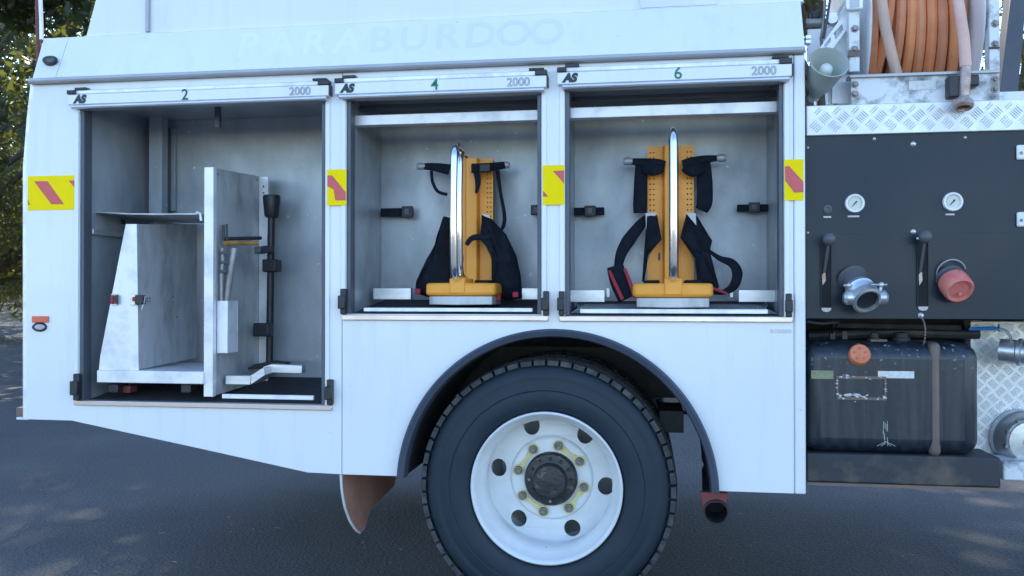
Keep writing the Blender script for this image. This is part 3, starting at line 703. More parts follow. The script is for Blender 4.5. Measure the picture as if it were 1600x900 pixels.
treadplate(X(1260, YP), XE, Z(208.5, 1430, YP), Z(161, 1430, YP), YP - .012, 'tread_plate_edge', .048)
MB().box(X(1260, YP), XE, YP + .009, 2.2, pz1 + .005, Z(163, 1430, YP)).build('pump_deck', 'plate', T)
# gauges
def gauge(px, py, r, needle):
    c = W(px, py, YP); s_ = S(px, YP); ax = (0, 1, 0)
    g_ = MB().lathe([(r * s_, 0), (r * s_, -.010), (r * s_ * .93, -.014), (r * s_ * .76, -.013), (r * s_ * .74, -.008)], c, ax, 40).build('gauge', 'white', T, smooth=40)
    MB().lathe([(0, -.008), (r * s_ * .75, -.008)], c, ax, 40).build('gauge_face', 'gaugeface', g_)
    d = Vector((math.cos(needle), 0, math.sin(needle))); L = r * s_ * .55
    MB().tube([c + Vector((0, -.0095, 0)) - d * L * .9, c + Vector((0, -.0095, 0)), c + Vector((0, -.0095, 0)) + d * L * .5], [.0008, .002, .003], 6).build('needle', 'ink', g_)
    tk = MB()
    for k in range(13):
        a = R(-40 + 260 * k / 12); u_ = Vector((math.cos(a), 0, math.sin(a)))
        p0 = c + u_ * r * s_ * .6 + Vector((0, -.009, 0)); p1 = c + u_ * r * s_ * .70 + Vector((0, -.009, 0)); tk.tube([p0, p1], .0006, 4)
    tk.build('tick_marks', 'ink', g_)
gauge(1335, 318, 15.5, R(48)); gauge(1488, 315.5, 16, R(48))
c = W(1293, 327, YP); sm = MB().lathe([(.016, 0), (.016, -.006), (.009, -.008), (.009, -.004), (0, -.004)], c, (0, 1, 0), 24).build('push_button', 'knob', T)
for px, py, wd in ((1293, 339, 12), (1334, 338, 18), (1485, 335, 14)): bar(px - wd / 2, px + wd / 2, py - 1.3, py + 1.3, YP - .0016, YP - .0006, 'legend_plate', 'gutter', T, 0)
for px, py in ((1591, 238), (1591, 343)):
    o = bar(px - 1, px + 16, py - 12, py + 11, YP - .012, YP - .001, 'door_latch', 'rim', T, .006); c = W(px + 5, py + 1, YP - .0125); MB().lathe([(0, -.002), (.005, -.002), (.006, 0)], c, (0, 1, 0), 12).build('latch_bolt', 'nut', o)
for px, py, r_ in ((1366, 217, 3), (1427, 225, 4.5), (1508, 215, 3), (1427, 362, 4.5), (1262, 231, 2.5), (1262, 364, 2.5), (1433, 373, 2.5), (1438, 493, 5)):
    c = W(px, py, YP); s_ = S(px, YP); yy = -.0062 if py > 365 else 0
    MB().lathe([(0, yy - .006), (r_ * s_ * .7, yy - .005), (r_ * s_, yy - .0003)], c, (0, 1, 0), 10).build('panel_bolt', 'alu', T, smooth=60)
# lever slots
for (a, b2, yt, yb, kx, ky, kr, rx) in ((1283.5, 1299, 380, 481, 1296, 373.5, 10.5, 1288), (1434.5, 1450.5, 376, 479, 1446, 370, 11, 1438)):
    yy = YP - .0075
    sl_ = bar(a, b2, yt, yb, yy, yy + .001, 'lever_slot', 'slot', T, 0)
    bar(a - 1, a, yt, yb, yy - .004, yy, 'slot_edge', 'panel', sl_, 0); bar(b2, b2 + 1, yt, yb, yy - .004, yy, 'slot_edge', 'panel', sl_, 0)
    lv = MB(); lv.tube([W(rx, 425, yy - .003), W(kx - 1, ky + 6, yy - .055)], .0055, 8); lo_ = lv.build('lever', 'knob', T)
    MB().sphere(W(kx, ky, yy - .06), kr * S(kx, 0) * .97, 20).build('lever_knob', 'knob', lo_)
    pts = [(a, yb), (b2, yb), (b2 - .5, yb + 3), (b2 - 3, yb + 5.6), ((a + b2) / 2, yb + 6.6), (a + 3, yb + 5.6), (a + .5, yb + 3)]
    MB().pplate(pts, yy - .004, yy + .002).build('slot_stop', 'gutter', sl_)
    MB().pplate([(a + 1, 430), (a + 6, 422), (a + 7, 438), (a + 2, 446)], yy - .003, yy - .0012).build('rusty_link', 'brass', sl_)
# outlet with storz style coupling
s_ = S(1335, YP)
c = W(1331, 434, YP); d = Vector((.20, -.86, -.62)).normalized()
oo = MB().lathe([(24 * s_, 0), (23 * s_, .010), (19 * s_, .014), (19 * s_, .07)], c + Vector((0, -.004, 0)), d, 32).build('delivery_outlet', 'knob', T, smooth=40)
pth = c + d * .06
MB().lathe([(17 * s_, 0), (22 * s_, .006), (23 * s_, .022), (20 * s_, .03), (19 * s_, .055), (23 * s_, .062), (23.5 * s_, .092), (20 * s_, .096), (17.5 * s_, .094), (17 * s_, .084)], pth, d, 36).build('coupling', 'steel', oo, smooth=40)
MB().lathe([(0, .082), (17.4 * s_, .084)], pth, d, 36).build('coupling_bore', 'black', oo)
side = Vector((1, 0, 0)); upd = d.cross(side).normalized()
for sg in (-1, 1):
    e_ = pth + d * .072 + side * sg * 25 * s_
    MB().lathe([(0, -.006), (9 * s_, -.006), (12 * s_, .0), (12 * s_, .02), (7 * s_, .03), (0, .03)], e_ - side * sg * .01, side * sg, 20).build('coupling_lug', 'steel', oo, smooth=40)
rod = MB().tube([W(1318, 446, -.03), W(1352, 445, -.032), W(1386, 445, -.03)], .0045, 8); rod.sphere(W(1326, 446, -.03), .0095, 10); rod.sphere(W(1377, 445, -.03), .0115, 10); rod.tube([W(1377, 445, -.03), W(1374, 462, -.03)], .006, 8); rod.build('coupling_rod', 'steel', oo)
# capped outlet
c = W(1483, 433, YP); d = Vector((.14, -.86, -.58)).normalized()
o2 = MB().lathe([(22 * s_, 0), (21 * s_, .010), (18 * s_, .012), (18 * s_, .06)], c + Vector((0, -.004, 0)), d, 32).build('capped_outlet', 'knob', T, smooth=40)
pth = c + d * .03
MB().lathe([(18 * s_, 0), (23.0 * s_, .002), (23.5 * s_, .012), (23 * s_, .058), (20 * s_, .066), (17 * s_, .064), (16 * s_, .058), (0, .060)], pth, d, 36).build('blank_cap', 'redcap', o2, smooth=40)
MB().sphere(pth + d * .062 + Vector((0, 0, -.014)), .007, 10).build('cap_eye', 'redcap', o2)
cp = [pth + (Vector((math.cos(t), 0, math.sin(t))) * 1.0).normalized() * 22 * s_ + Vector((0, .015 - .02 * math.sin(t), .03)) for t in [R(200 - 12 * k) for k in range(16)]]
MB().tube(cp, .0028, 6).build('retaining_wire', 'alu', o2)
# chain under panel
chn = MB()
pc = [W(1438, 493, .045), W(1444, 503, .05), W(1446, 515, .06), W(1445, 530, .07), W(1443, 540, .09)]
for i in range(26):
    f_ = i / 25 * (len(pc) - 1); k = min(int(f_), len(pc) - 2); p0 = pc[k].lerp(pc[k + 1], f_ - k)
    chn.lathe([(.0014, -.0008), (.0031, -.0008), (.0031, .0008), (.0014, .0008)], p0, (1, 0, 0) if i % 2 else (0, 1, 0), 8, closed=True)
chn.build('cap_chain', 'nut', T)

# ---------------- tank bay
YT = .05
MB().box(X(1259, .5), X(1880, .5), .62, .66, Z(770, 1430, .5) + .1, pz0 + .005).build('bay_back_plate', 'chassis', T)
bx = MB()
bx.tube([W(1262, 525, .3), W(1400, 520, .32), W(1530, 522, .3)], .02, 10); bx.tube([W(1300, 508, .25), W(1500, 512, .28)], .012, 8)
bx.tube([W(1262, 503, .04), W(1285, 506, .06), W(1310, 503, .09), W(1300, 520, .2)], .005, 6)
bx.build('bay_pipes', 'chassis', T)
tx0, tx1 = X(1256, YT), X(1534, YT); tz0, tz1 = Z(711, 1400, YT), Z(536, 1400, YT)
tank = MB().box(tx0, tx1, YT, .60, tz0, tz1).build('fuel_tank', 'tank', T, bevel=.06, seg=6)
MB().box(X(1452.5, YT), X(1471, YT), YT - .004, .60, tz0 - .004, tz1 + .004).build('tank_strap', 'strap_rust', tank, bevel=.05, seg=5)
c = W(1343, 554, YT - .004); ax = Vector((0, -1, .35)).normalized(); s_ = S(1343, YT)
fc = MB().lathe([(17 * s_, -.03), (17 * s_, .008), (15.5 * s_, .013), (14 * s_, .011), (0, .012)], c, ax, 36).build('filler_cap', 'capor', tank, smooth=40)
for k in range(5):
    a = 2 * math.pi * k / 5 + .3; u_ = Vector((1, 0, 0)); v_ = ax.cross(u_); MB().sphere(c + ax * .012 + (u_ * math.cos(a) + v_ * math.sin(a)) * 9 * s_, .0045, 8).build('cap_rivet', 'redcap', fc)
bar(1267, 1302, 579, 592, YT - .0015, YT - .0003, 'olive_sticker', 'olive', tank, 0); bar(1371.5, 1428, 580, 591, YT - .0015, YT - .0003, 'white_sticker', 'paper', tank, 0)
stp = MB()
for a in (((1307, 588), (1385, 592)), ((1307, 621), (1385, 625)), ((1307, 592), (1310, 621)), ((1382, 592), (1385, 621))):
    stp.pbox(a[0][0], a[1][0], a[0][1], a[1][1], YT - .004, YT - .0004)
stp.build('step_recess_frame', 'strap_rust', tank)
fk = MB(); rnd = random.Random(14)
for k in range(46):
    fx, fy = (rnd.uniform(1309, 1384), rnd.gauss(620, 2.4)) if k < 26 else (rnd.uniform(1309, 1384), rnd.gauss(589, 1.5)) if k < 36 else (rnd.choice((1308, 1384)) + rnd.gauss(0, 1), rnd.uniform(590, 622))
    if k < 5: fx, fy = 1322 + k * 5, 617
    cc = W(fx, fy, YT - .0046); rr = rnd.uniform(.002, .006) * (1.5 if k < 5 else 1); nn_ = rnd.choice((5, 6, 7)); vs = []
    for q_ in range(nn_):
        a = 2 * math.pi * q_ / nn_; r_ = rr * rnd.uniform(.5, 1.2); vs.append((cc.x + r_ * 1.5 * math.cos(a), cc.y, cc.z + r_ * .8 * math.sin(a)))
    vs.append((cc.x, cc.y - .0008, cc.z))
    fk.add(vs, [(q_, (q_ + 1) % nn_, nn_) for q_ in range(nn_)])
tag(fk.build('paint_flakes', 'gutter', tank, fix=False), kind='stuff')
dr = MB(); rnd = random.Random(4)
for k in range(9):
    a = (1383.5 + rnd.uniform(-4, 4), 665 + rnd.uniform(-10, 25)); dr.tube([W(a[0], a[1], YT - .0008), W(a[0] + rnd.uniform(-2, 2), a[1] + rnd.uniform(8, 20), YT - .0008)], .0010, 5)
for k in (-14, -7, 8, 15): dr.tube([W(1384, 690, YT - .0008), W(1384 + k, 697, YT - .0008)], .0010, 5)
dr.build('paint_drips', 'gutter', tank)
for px, r_ in ((1366, 9), (1408, 15)):
    p = W(px, 536, .22); s_ = S(px, .22); fit = MB().lathe([(r_ * s_, -.02), (r_ * s_, .02), (r_ * .8 * s_, .022), (r_ * .8 * s_, .04), (0, .045)], p, (0, 0, 1), 16); fit.build('tank_fitting', 'chassis', tank, smooth=40)
p = W(1375, 534, .15); MB().pbox(1360, 1387, 530, 538, .15, .2).build('rusty_flange', 'strap_rust', tank, bevel=.004)
for a in (1297, 1316): MB().pbox(a, a + 8, 518, 530, .2, .22).build('tank_bracket', 'chassis', tank)
MB().box(X(1259.5, YT), X(1562, YT), .045, .25, Z(757, 1410, YT), Z(709.5, 1410, YT) - .004).build('tank_ledge', 'beam', T, bevel=.006)
MB().box(X(1259.5, YT), X(1561, YT), .043, .06, Z(762, 1410, YT), Z(757, 1410, YT) - .001).build('ledge_lip', 'strap_rust', T)
# plate to the right with valve and flange
yv = .34
treadplate(X(1516, yv), X(1880, yv), Z(722, 1570, yv), Z(502, 1570, yv) - 0, yv, 'tread_plate_panel', .040)
MB().box(X(1560, .2), X(1880, .2), .16, .30, Z(748, 1580, .2), Z(718, 1580, .2)).build('white_step_edge', 'white_dirty', T, bevel=.006)
v = MB(); p = W(1566, 548, .24); s_ = S(1566, .24); ax = Vector((.82, -.52, -.06)).normalized()
vo = MB().lathe([(12 * s_, -.01), (20 * s_, -.006), (20 * s_, .05), (23 * s_, .055), (23 * s_, .068), (20 * s_, .072), (20 * s_, .09), (23 * s_, .094), (22 * s_, .106), (15 * s_, .106), (14 * s_, .07)], p, ax, 32).build('suction_valve', 'steel', T, smooth=40)
MB().lathe([(0, .09), (15.5 * s_, .092)], p, ax, 24).build('valve_bore', 'slot', vo)
hd = MB().tube([W(1514, 514, .16), W(1535, 513.5, .16), W(1560, 513, .16)], [.0065, .0075, .0065], 8).build('valve_handle', 'blue', vo)
MB().tube([W(1560, 513, .16), W(1572, 517, .18), W(1579, 526, .2), W(1580, 535, .22)], .006, 8).build('valve_stem', 'steel', vo)
MB().pbox(1562, 1584, 506, 518, .22, .24).build('valve_bracket', 'gutter', vo)
p = W(1600, 687, .30); s_ = S(1600, .3)
fl2 = MB().lathe([(50 * s_, .03), (49 * s_, -.0), (44 * s_, -.012), (42 * s_, -.04), (37 * s_, -.055), (35 * s_, -.05), (33 * s_, -.062), (12 * s_, -.066), (8 * s_, -.085), (0, -.085)], p, (0, 1, 0), 48).build('suction_flange', 'steel', T, smooth=35)
for k in range(10):
    a = 2 * math.pi * k / 10 + .2; MB().lathe([(0, -.068), (.006, -.068), (.006, -.045)], p + Vector((38.5 * s_ * math.cos(a), 0, 38.5 * s_ * math.sin(a))), (0, 1, 0), 6).build('flange_bolt', 'nut', fl2, smooth=0)
MB().tube([W(1520, 500, .4), W(1520, 560, .4)], 14 * S(1520, .4), 16).build('riser_pipe', 'pipe', T)
# slanting dark post and plate bits at the right
MB().pplate([(1582, -30), (1607, -30), (1590, 152), (1562, 156)], .5, .58).build('slanting_post', 'postblue', T, bevel=.006)
MB().pbox(1562, 1602, 143, 166, .45, .6).build('post_foot', 'white_dirty', T)

# ================================================================== HOSE REEL on the pump deck
zd = Z(163, 1430, YP)
HRT = thing('hose_reel', 'hose reel of faded orange hose in white worn frame above the tread plate', 'hose reel', (X(1440, .4), .45, zd))
yf = .06
fr = MB().pbox(1330, 1562, 117, 160, yf, yf + .02).build('base_channel', 'white_dirty', HRT, bevel=.002)
MB().pbox(1327, 1563, 112.5, 117.5, yf - .012, yf + .05).build('channel_top_lip', 'gutter', fr, bevel=.002)
for a, b2 in ((1326, 1343), (1545.5, 1562)):
    po = MB().pbox(a, b2, -160, 112, yf, yf + .05).build('upright_post', 'white_dirty', HRT, bevel=.003)
    for py in (45, 77, 132, 147):
        c = W((a + b2) / 2 + 1, py if a < 1400 else py - 8, yf - .001); MB().lathe([(0, -.012), (.008, -.012), (.0085, -.002), (.015, -.001), (.015, 0)], c, (0, 1, 0), 6).build('post_bolt', 'nut', po, smooth=0)
MB().pbox(1326, 1345, 78, 88, yf - .006, yf - .001).build('rusty_joint', 'strap_rust', HRT)
MB().pbox(1545, 1562, 73, 76, yf - .004, yf - .0005).build('joint_line', 'black', HRT)
MB().pbox(1322, 1349, -8, 15, yf - .02, yf - .002).build('lock_plate', 'alu_white', HRT, bevel=.006)
MB().pbox(1328, 1343, -5, 11, yf - .023, yf - .0205).build('lock_window', 'gutter', HRT)
RY, RZ = .50, Z(18, 1430, .12); RO = .365
xl, xrr = X(1356, .16), X(1515, .16)
for xx in (xl - .012, xrr + .02):
    MB().lathe([(.0, 0), (.44, 0), (.445, .004), (.44, .008), (0, .008)], (xx, RY, RZ), (1, 0, 0), 64).build('reel_flange', 'white', HRT, smooth=40)
MB().tube([(xl - .10, RY, RZ), (xrr + .1, RY, RZ)], .03, 14).build('reel_axle', 'steel', HRT)
MB().tube([(xl, RY, RZ), (xrr, RY, RZ)], .27, 40).build('reel_drum', 'gutter', HRT)
rnd = random.Random(11)
def coil(x0, Rm, r, tiltx, m, ph=0.0, name='hose_turn'):
    pth = []
    for k in range(73):
        a = 2 * math.pi * k / 72 + math.pi
        pth.append((x0 + tiltx * math.sin(a + ph), RY - Rm * math.cos(a), RZ + Rm * math.sin(a)))
    return MB().tube(pth, r, 10, caps=False).build(name, m, HRT)
hr = .0205; nT = 9; span = (xrr - xl)
for i in range(9): coil(xl + hr + (span - 2 * hr) * (i + .5) / 9, RO - hr * 2.6, hr, rnd.uniform(-.03, .03), MT['hose'][i % 4], rnd.uniform(-1, 1))
xs = [.055, .20, .33, .44, .535, .64, .745, .86]
for i, f_ in enumerate(xs): coil(xl + span * f_, RO - hr + rnd.uniform(-.004, .004), hr * rnd.uniform(.96, 1.05), [-.012, .05, .018, .006, -.004, -.006, -.012, -.02][i], MT['hose'][(i * 3 + 1) % 4], .1)
# loose strand crossing, and the free end hanging over the lip
MB().tube([W(1372, -60, .11), W(1376, -10, .095), W(1383, 40, .09), W(1393, 85, .095), W(1404, 125, .12), W(1408, 150, .2)], hr * .98, 12).build('crossing_strand', 'hose_grey', HRT)
he = MB().tube([W(1485, -80, .12), W(1492, -30, .085), W(1499, 15, .06), W(1506, 60, .035), W(1509, 105, .015)], hr * 1.0, 12).build('hose_end', 'hose_end', HRT)
MB().tube([W(1509, 104, .015), W(1508, 128, .01), W(1506, 150, .008)], [hr * .9, hr * .95, hr * .85], 12).build('end_sleeve', 'brass', he)
MB().lathe([(.014, -.012), (.017, .0), (.026, .012), (.035, .022), (.036, .036), (.030, .044), (.024, .044), (.02, .03)], W(1505, 152, .006), Vector((-.06, -.25, -1)).normalized(), 24).build('nozzle_coupling', 'brass', he, smooth=40)
ck = MB().pbox(1483, 1500, 118, 151, yf - .05, yf - .002).build('hose_clamp', 'black', HRT, bevel=.004); MB().pbox(1514, 1531, 116, 134, yf - .05, yf - .002).build('hose_clamp', 'black', HRT, bevel=.006)
MB().pbox(1420, 1462, 126, 140, yf - .0016, yf - .0004).build('data_plate', 'paper', fr)

# bracketry between body and reel
BK = thing('bracket_frame', 'white bracket plates and pipes between the body and the hose reel', 'bracket', (X(1290, .3), .3, zd))
MB().pplate([(1300, 162), (1300, 95), (1312, 20), (1327, 0), (1327, 162)], .14, .16).build('upright_plate', 'white', BK, bevel=.002)
def ladder():
    o = [(1276, 82), (1318, 22), (1332, 34), (1290, 92)]
    hs = [[(1287, 71), (1297, 58), (1299, 63), (1290, 74)], [(1302, 52), (1316, 37), (1318, 46), (1306, 62)]]
    Y = .10
    return MB().plate([q(a, b, Y) for a, b in o], [[q(a, b, Y) for a, b in h] for h in hs], Y, Y + .012)
ladder().build('slotted_brace', 'white', BK)
MB().plate([q(a, b, .2) for a, b in ((1262, 46), (1300, 44), (1290, 90), (1262, 96))], [], .2, .215).build('side_plate', 'white', BK)
MB().tube([W(1259, 36, .22), W(1292, 35, .22)], .016, 12).build('cross_pipe', 'pipe', BK)
MB().tube([W(1290, -20, .2), W(1288, 20, .2), W(1286, 40, .2), W(1283, 60, .2), W(1285, 80, .2)], .006, 8).build('cable', 'pipe', BK)
MB().tube([W(1300, -20, .18), W(1292, 30, .18), W(1287, 60, .18)], .005, 8).build('cable', 'knob', BK)
MB().lathe([(0, -.02), (.02, -.02), (.028, 0), (.024, .03)], W(1302, 30, .2), (.3, 1, .1), 16).build('light_fitting', 'alu', BK)
MB().pbox(1268, 1282, 16, 28, .25, .3).build('dark_box', 'black', BK, bevel=.004)
for px in (1298, 1306): MB().tube([W(px, 112, .16), W(px - 1, 165, .16)], .007, 8).build('pipe', 'pipe' if px > 1300 else 'white', BK)
for py in (55, 62): MB().pbox(1259, 1267, py, py + 5, .08, .12).build('clip', 'steel', BK)
# horn loudspeaker
hp_ = W(1274, 152, .10); mo = W(1296, 97, -.02); ax = (mo - hp_).normalized(); L = (mo - hp_).length
ax = (ax + Vector((.0, -.42, 0))).normalized()
HN = thing('horn_loudspeaker', 'grey green horn loudspeaker with pale dome beside the hose reel frame', 'loudspeaker', hp_)
base = mo - ax * L
s_ = S(1296, -.02)
MB().lathe([(10 * s_, -.02), (12 * s_, 0), (20 * s_, L * .22), (25 * s_, L * .55), (30 * s_, L * .93), (32.5 * s_, L), (31 * s_, L + .004), (29 * s_, L * .97), (23 * s_, L * .6), (15 * s_, L * .4)], base, ax, 40).build('horn_bell', 'horn', HN, smooth=50)
MB().lathe([(9 * s_, L * .4), (10.5 * s_, L * .70), (10 * s_, L * .80), (7 * s_, L * .86), (0, L * .88)], base, ax, 28).build('horn_dome', 'horn_in', HN, smooth=60)
MB().lathe([(15 * s_, L * .41), (9 * s_, L * .41)], base, ax, 28).build('horn_throat', 'horn', HN)
MB().lathe([(0, -.05), (9 * s_, -.045), (10 * s_, -.02), (10 * s_, .002)], base, ax, 20).build('driver_unit', 'white', HN, smooth=50)
MB().tube([base - ax * .03, W(1273, 160, .12), W(1275, 172, .12)], .008, 8).build('mounting_foot', 'alu', HN)

# ================================================================== BREATHING APPARATUS in the lockers
def ba(pc, sc_, py_foot, label):
    """frame: back plate, bow, foot. local metres, facing -Y"""
    o = W(pc, py_foot, .06); root = thing('breathing_apparatus', label, 'breathing set', (o.x, .06, o.z), 'breathing sets standing in the lockers')
    s = sc_; bx_ = o.x; z0 = o.z
    def P(x, y, z): return (bx_ + x * s, .06 + y * s, z0 + z * s)
    pt = MB(); pw = .098
    ol = [(-pw, .10), (-pw, .19), (-.082, .235), (-.062, .275), (-.062, .30), (-pw, .34), (-pw, .690), (-.034, .690), (-.034, .10)]
    yb = .31
    for sg in (1, -1):
        lp_ = [(x * sg, z) for x, z in ol]
        hs = []
        if True:
            for cxh in (-.086, -.071):
                for k in range(14):
                    zc_ = .37 + k * .0225
                    hs.append([((cxh + .0042 * math.cos(R(90 * i + 45))) * sg, zc_ + .0042 * math.sin(R(90 * i + 45))) for i in range(4)])
        b = MB().plate(lp_, hs, yb, yb + .006); b.v = [P(*v_) for v_ in b.v]; b.build('perforated_wing' , 'ba', root, smooth=0)
        MB().box(*[v_ for v_ in (P(-pw * 1.0 if sg > 0 else .060, 0, 0)[0], P(-.060 if sg > 0 else pw, 0, 0)[0], P(0, yb + .03, 0)[1], P(0, yb + .034, 0)[1], P(0, 0, .35)[2], P(0, 0, .685)[2])]).build('wing_backing', 'hub', root)
    chn_ = MB().plate([(-.034, yb + .004), (-.026, yb - .035), (.026, yb - .035), (.034, yb + .004), (.026, yb + .012), (-.026, yb + .012)], [], .10, .690)
    chn_.v = [P(x, z, y) for x, y, z in chn_.v]; chn_.build('spine_channel', 'ba', root, bevel=.003)
    for yoff, rr, zt_, zb_, nm in ((-.095, .0155, .690, .118, 'bow_tube'), (.015, .0155, .678, .128, 'inner_bow_tube')):
        pth = []
        for k in range(9): a = R(90 * k / 8); pth.append(P(0, yoff + .06 - .06 * math.sin(a), zt_ - .06 + .06 * math.cos(a)))
        for k in range(1, 8): pth.append(P(0, yoff - .012 * math.sin(math.pi * k / 8), zt_ - .06 + (zb_ + .06 - zt_ + .06) * k / 8))
        for k in range(9): a = R(90 * k / 8); pth.append(P(0, yoff + .06 - .06 * math.cos(a), zb_ + .06 - .06 * math.sin(a)))
        MB().tube([P(0, .14, zt_)] + pth + [P(0, .12, zb_)], rr * s, 16).build(nm, 'chrome', root)
    # foot: chevron fronted block
    ch = [(-.158, .26), (-.158, .03), (-.03, -.035), (.03, -.035), (.158, .03), (.158, .26)]
    b = MB().plate(ch, [], .042, .098); b.v = [P(x, z, y) for x, y, z in b.v]; b.build('foot_block', 'ba', root, bevel=.014 * s, seg=3)
    ch2 = [(x * .9, y + .006) for x, y in ch]
    b = MB().plate(ch2, [], .002, .040); b.v = [P(x, z, y) for x, y, z in b.v]; b  .build('foot_base', 'locker2', root, bevel=.003)
    b = MB().plate([(-.034, .16), (-.034, -.040), (.034, -.040), (.034, .16)], [], .05, .118); b.v = [P(x, z, y) for x, y, z in b.v]; b.build('foot_boss', 'ba', root, bevel=.006)
    for sg in (-1, 1):
        b = MB().box(*(lambda a_, c_: (a_[0], c_[0], a_[1], c_[1], a_[2], c_[2]))(P(min(sg * .05, sg * .115), .10, .0985), P(max(sg * .05, sg * .115), .2, .112))); b.build('foot_pad', 'cloth', root, bevel=.004)
    lt = MB().box(*(lambda a_, c_: (a_[0], c_[0], a_[1], c_[1], a_[2], c_[2]))(P(-.052, yb - .004, .20), P(-.045, yb - .0005, .232))); lt.build('name_mark', 'ink', root)
    return root
def rb(root, pts, m='cloth', th=.014, name='harness_strap'): return MB().ribbon(pts, th).build(name, m, root, smooth=60)
def knob(root, px, py, Y, r): MB().lathe([(0, -.02), (r * .8, -.018), (r, -.008), (r, .01), (r * .7, .02), (0, .02)], W(px, py, Y), (1, 0, 0), 16).build('clip_end', 'gutter', root, smooth=40)
B6 = ba(1051.5, 1.0, 481.5, 'orange breathing set centred in the right locker, pads hanging each side, red-edged strap')
yS = .35
rb(B6, [(984, 252, yS, 9), (1005, 254, yS - .01, 14), (1028, 256, yS - .03, 16), (1039, 258, yS - .03, 13)]); knob(B6, 981, 252, yS, .017)
rb(B6, [(1006, 262, yS - .02, 18), (1022, 266, yS - .04, 18), (1036, 264, yS - .035, 10)])
rb(B6, [(1002, 256, yS, 19), (1001, 290, yS - .01, 21), (1000, 320, yS - .005, 22), (1000, 333, yS, 20)], name='shoulder_pad')
rb(B6, [(1012, 338, yS - .02, 9), (1000, 352, yS - .03, 17), (982, 376, yS - .04, 21), (970, 398, yS - .05, 17), (965, 425, yS - .06, 11)])
bl = rb(B6, [(961, 416, yS - .08, 26), (968, 440, yS - .10, 30), (980, 466, yS - .13, 30)], name='waist_pad')
rb(B6, [(952, 423, yS - .10, 5), (961, 443, yS - .125, 6), (973, 468, yS - .155, 6)], 'red', .006, 'red_edging'); rb(B6, [(976, 420, yS - .10, 5), (984, 440, yS - .125, 6), (991, 464, yS - .155, 5)], 'red', .006, 'red_edging')
MB().pad([(1011, 338), (1027, 336), (1034, 374), (1013, 398), (1007, 440), (1003, 440), (1007, 385)], yS - .055, .02).build('hip_pad', 'cloth', B6)
MB().pplate([(1008.5, 333), (1027, 332), (1009.5, 358)], yS - .062, yS - .056).build('silver_patch', 'silver', B6)
rb(B6, [(1123, 247, yS, 9), (1100, 249, yS - .01, 13), (1080, 253, yS - .03, 15), (1066, 257, yS - .03, 13)]); knob(B6, 1127, 247, yS, .017)
rb(B6, [(1068, 262, yS - .03, 12), (1082, 267, yS - .04, 20), (1098, 262, yS - .02, 16)])
rb(B6, [(1099, 252, yS, 22), (1101, 285, yS - .012, 25), (1101, 315, yS - .008, 25), (1096, 329, yS, 20)], name='shoulder_pad')
MB().pad([(1073, 333), (1090, 338), (1113, 376), (1109, 392), (1124, 448), (1120, 456), (1090, 446), (1086, 404), (1063, 371)], yS - .055, .03).build('hip_pad', 'cloth', B6)
MB().pplate([(1071, 332), (1087, 333), (1088, 352)], yS - .094, yS - .088).build('silver_patch', 'silver', B6)
rb(B6, [(1108, 392, yS - .06, 5), (1125, 404, yS - .06, 9), (1143, 411, yS - .05, 14), (1152, 426, yS - .05, 17), (1147, 446, yS - .06, 15), (1132, 456, yS - .08, 9), (1112, 457, yS - .1, 6)], name='waist_belt')
rb(B6, [(1108, 449, yS - .12, 4), (1124, 454, yS - .13, 5), (1137, 459, yS - .13, 3)], 'red', .005, 'red_edging')

B4 = ba(717, .93, 477, 'orange breathing set in the middle locker, seen side-on past its steel bow, black skirt pads')
rb(B4, [(661, 260, yS, 9), (680, 261, yS - .02, 13), (702, 265, yS - .04, 17)]); knob(B4, 658, 260, yS, .016)
rb(B4, [(674, 267, yS - .02, 5), (676, 284, yS - .02, 5), (684, 299, yS - .02, 5), (699, 304, yS - .02, 5)], th=.006)
rb(B4, [(737, 263, yS - .07, 15), (755, 262, yS - .07, 14), (788, 258, yS - .02, 11)]); knob(B4, 789, 258, yS - .01, .016)
MB().pbox(748, 766, 255, 269, yS - .105, yS - .08).build('buckle', 'black', B4, bevel=.006)
rb(B4, [(744, 268, yS - .07, 10), (747, 285, yS - .07, 9), (744, 302, yS - .07, 4)], th=.006); rb(B4, [(777, 266, yS - .03, 7), (782, 300, yS - .03, 5), (788, 335, yS - .03, 6), (787, 352, yS - .03, 6), (781, 362, yS - .03, 4)], th=.005)
MB().pad([(694, 338), (702, 340), (702, 462), (668, 464), (648, 458), (651, 442), (668, 402), (683, 378)], yS - .02, .04).build('hip_pad', 'cloth', B4)
MB().pad([(753, 336), (768, 342), (790, 366), (806, 398), (813, 430), (816, 466), (790, 470), (773, 462), (768, 436), (767, 378), (749, 372)], yS - .09, .035).build('hip_pad', 'cloth', B4)
rb(B4, [(729, 382, yS - .11, 7), (738, 372, yS - .12, 9), (755, 370, yS - .125, 10), (768, 368, yS - .12, 10)], name='waist_belt')
MB().pplate([(752, 334), (764, 336), (766, 341), (757, 338)], yS - .13, yS - .125).build('silver_patch', 'silver', B4)
for px, py in ((652, 456), (777, 466), (805, 461)): MB().pbox(px - 4.5, px + 4.5, py - 5, py + 4, yS - .17 if px > 700 else yS - .07, yS - .14 if px > 700 else yS - .05).build('red_tag', 'red', B4, bevel=.004)

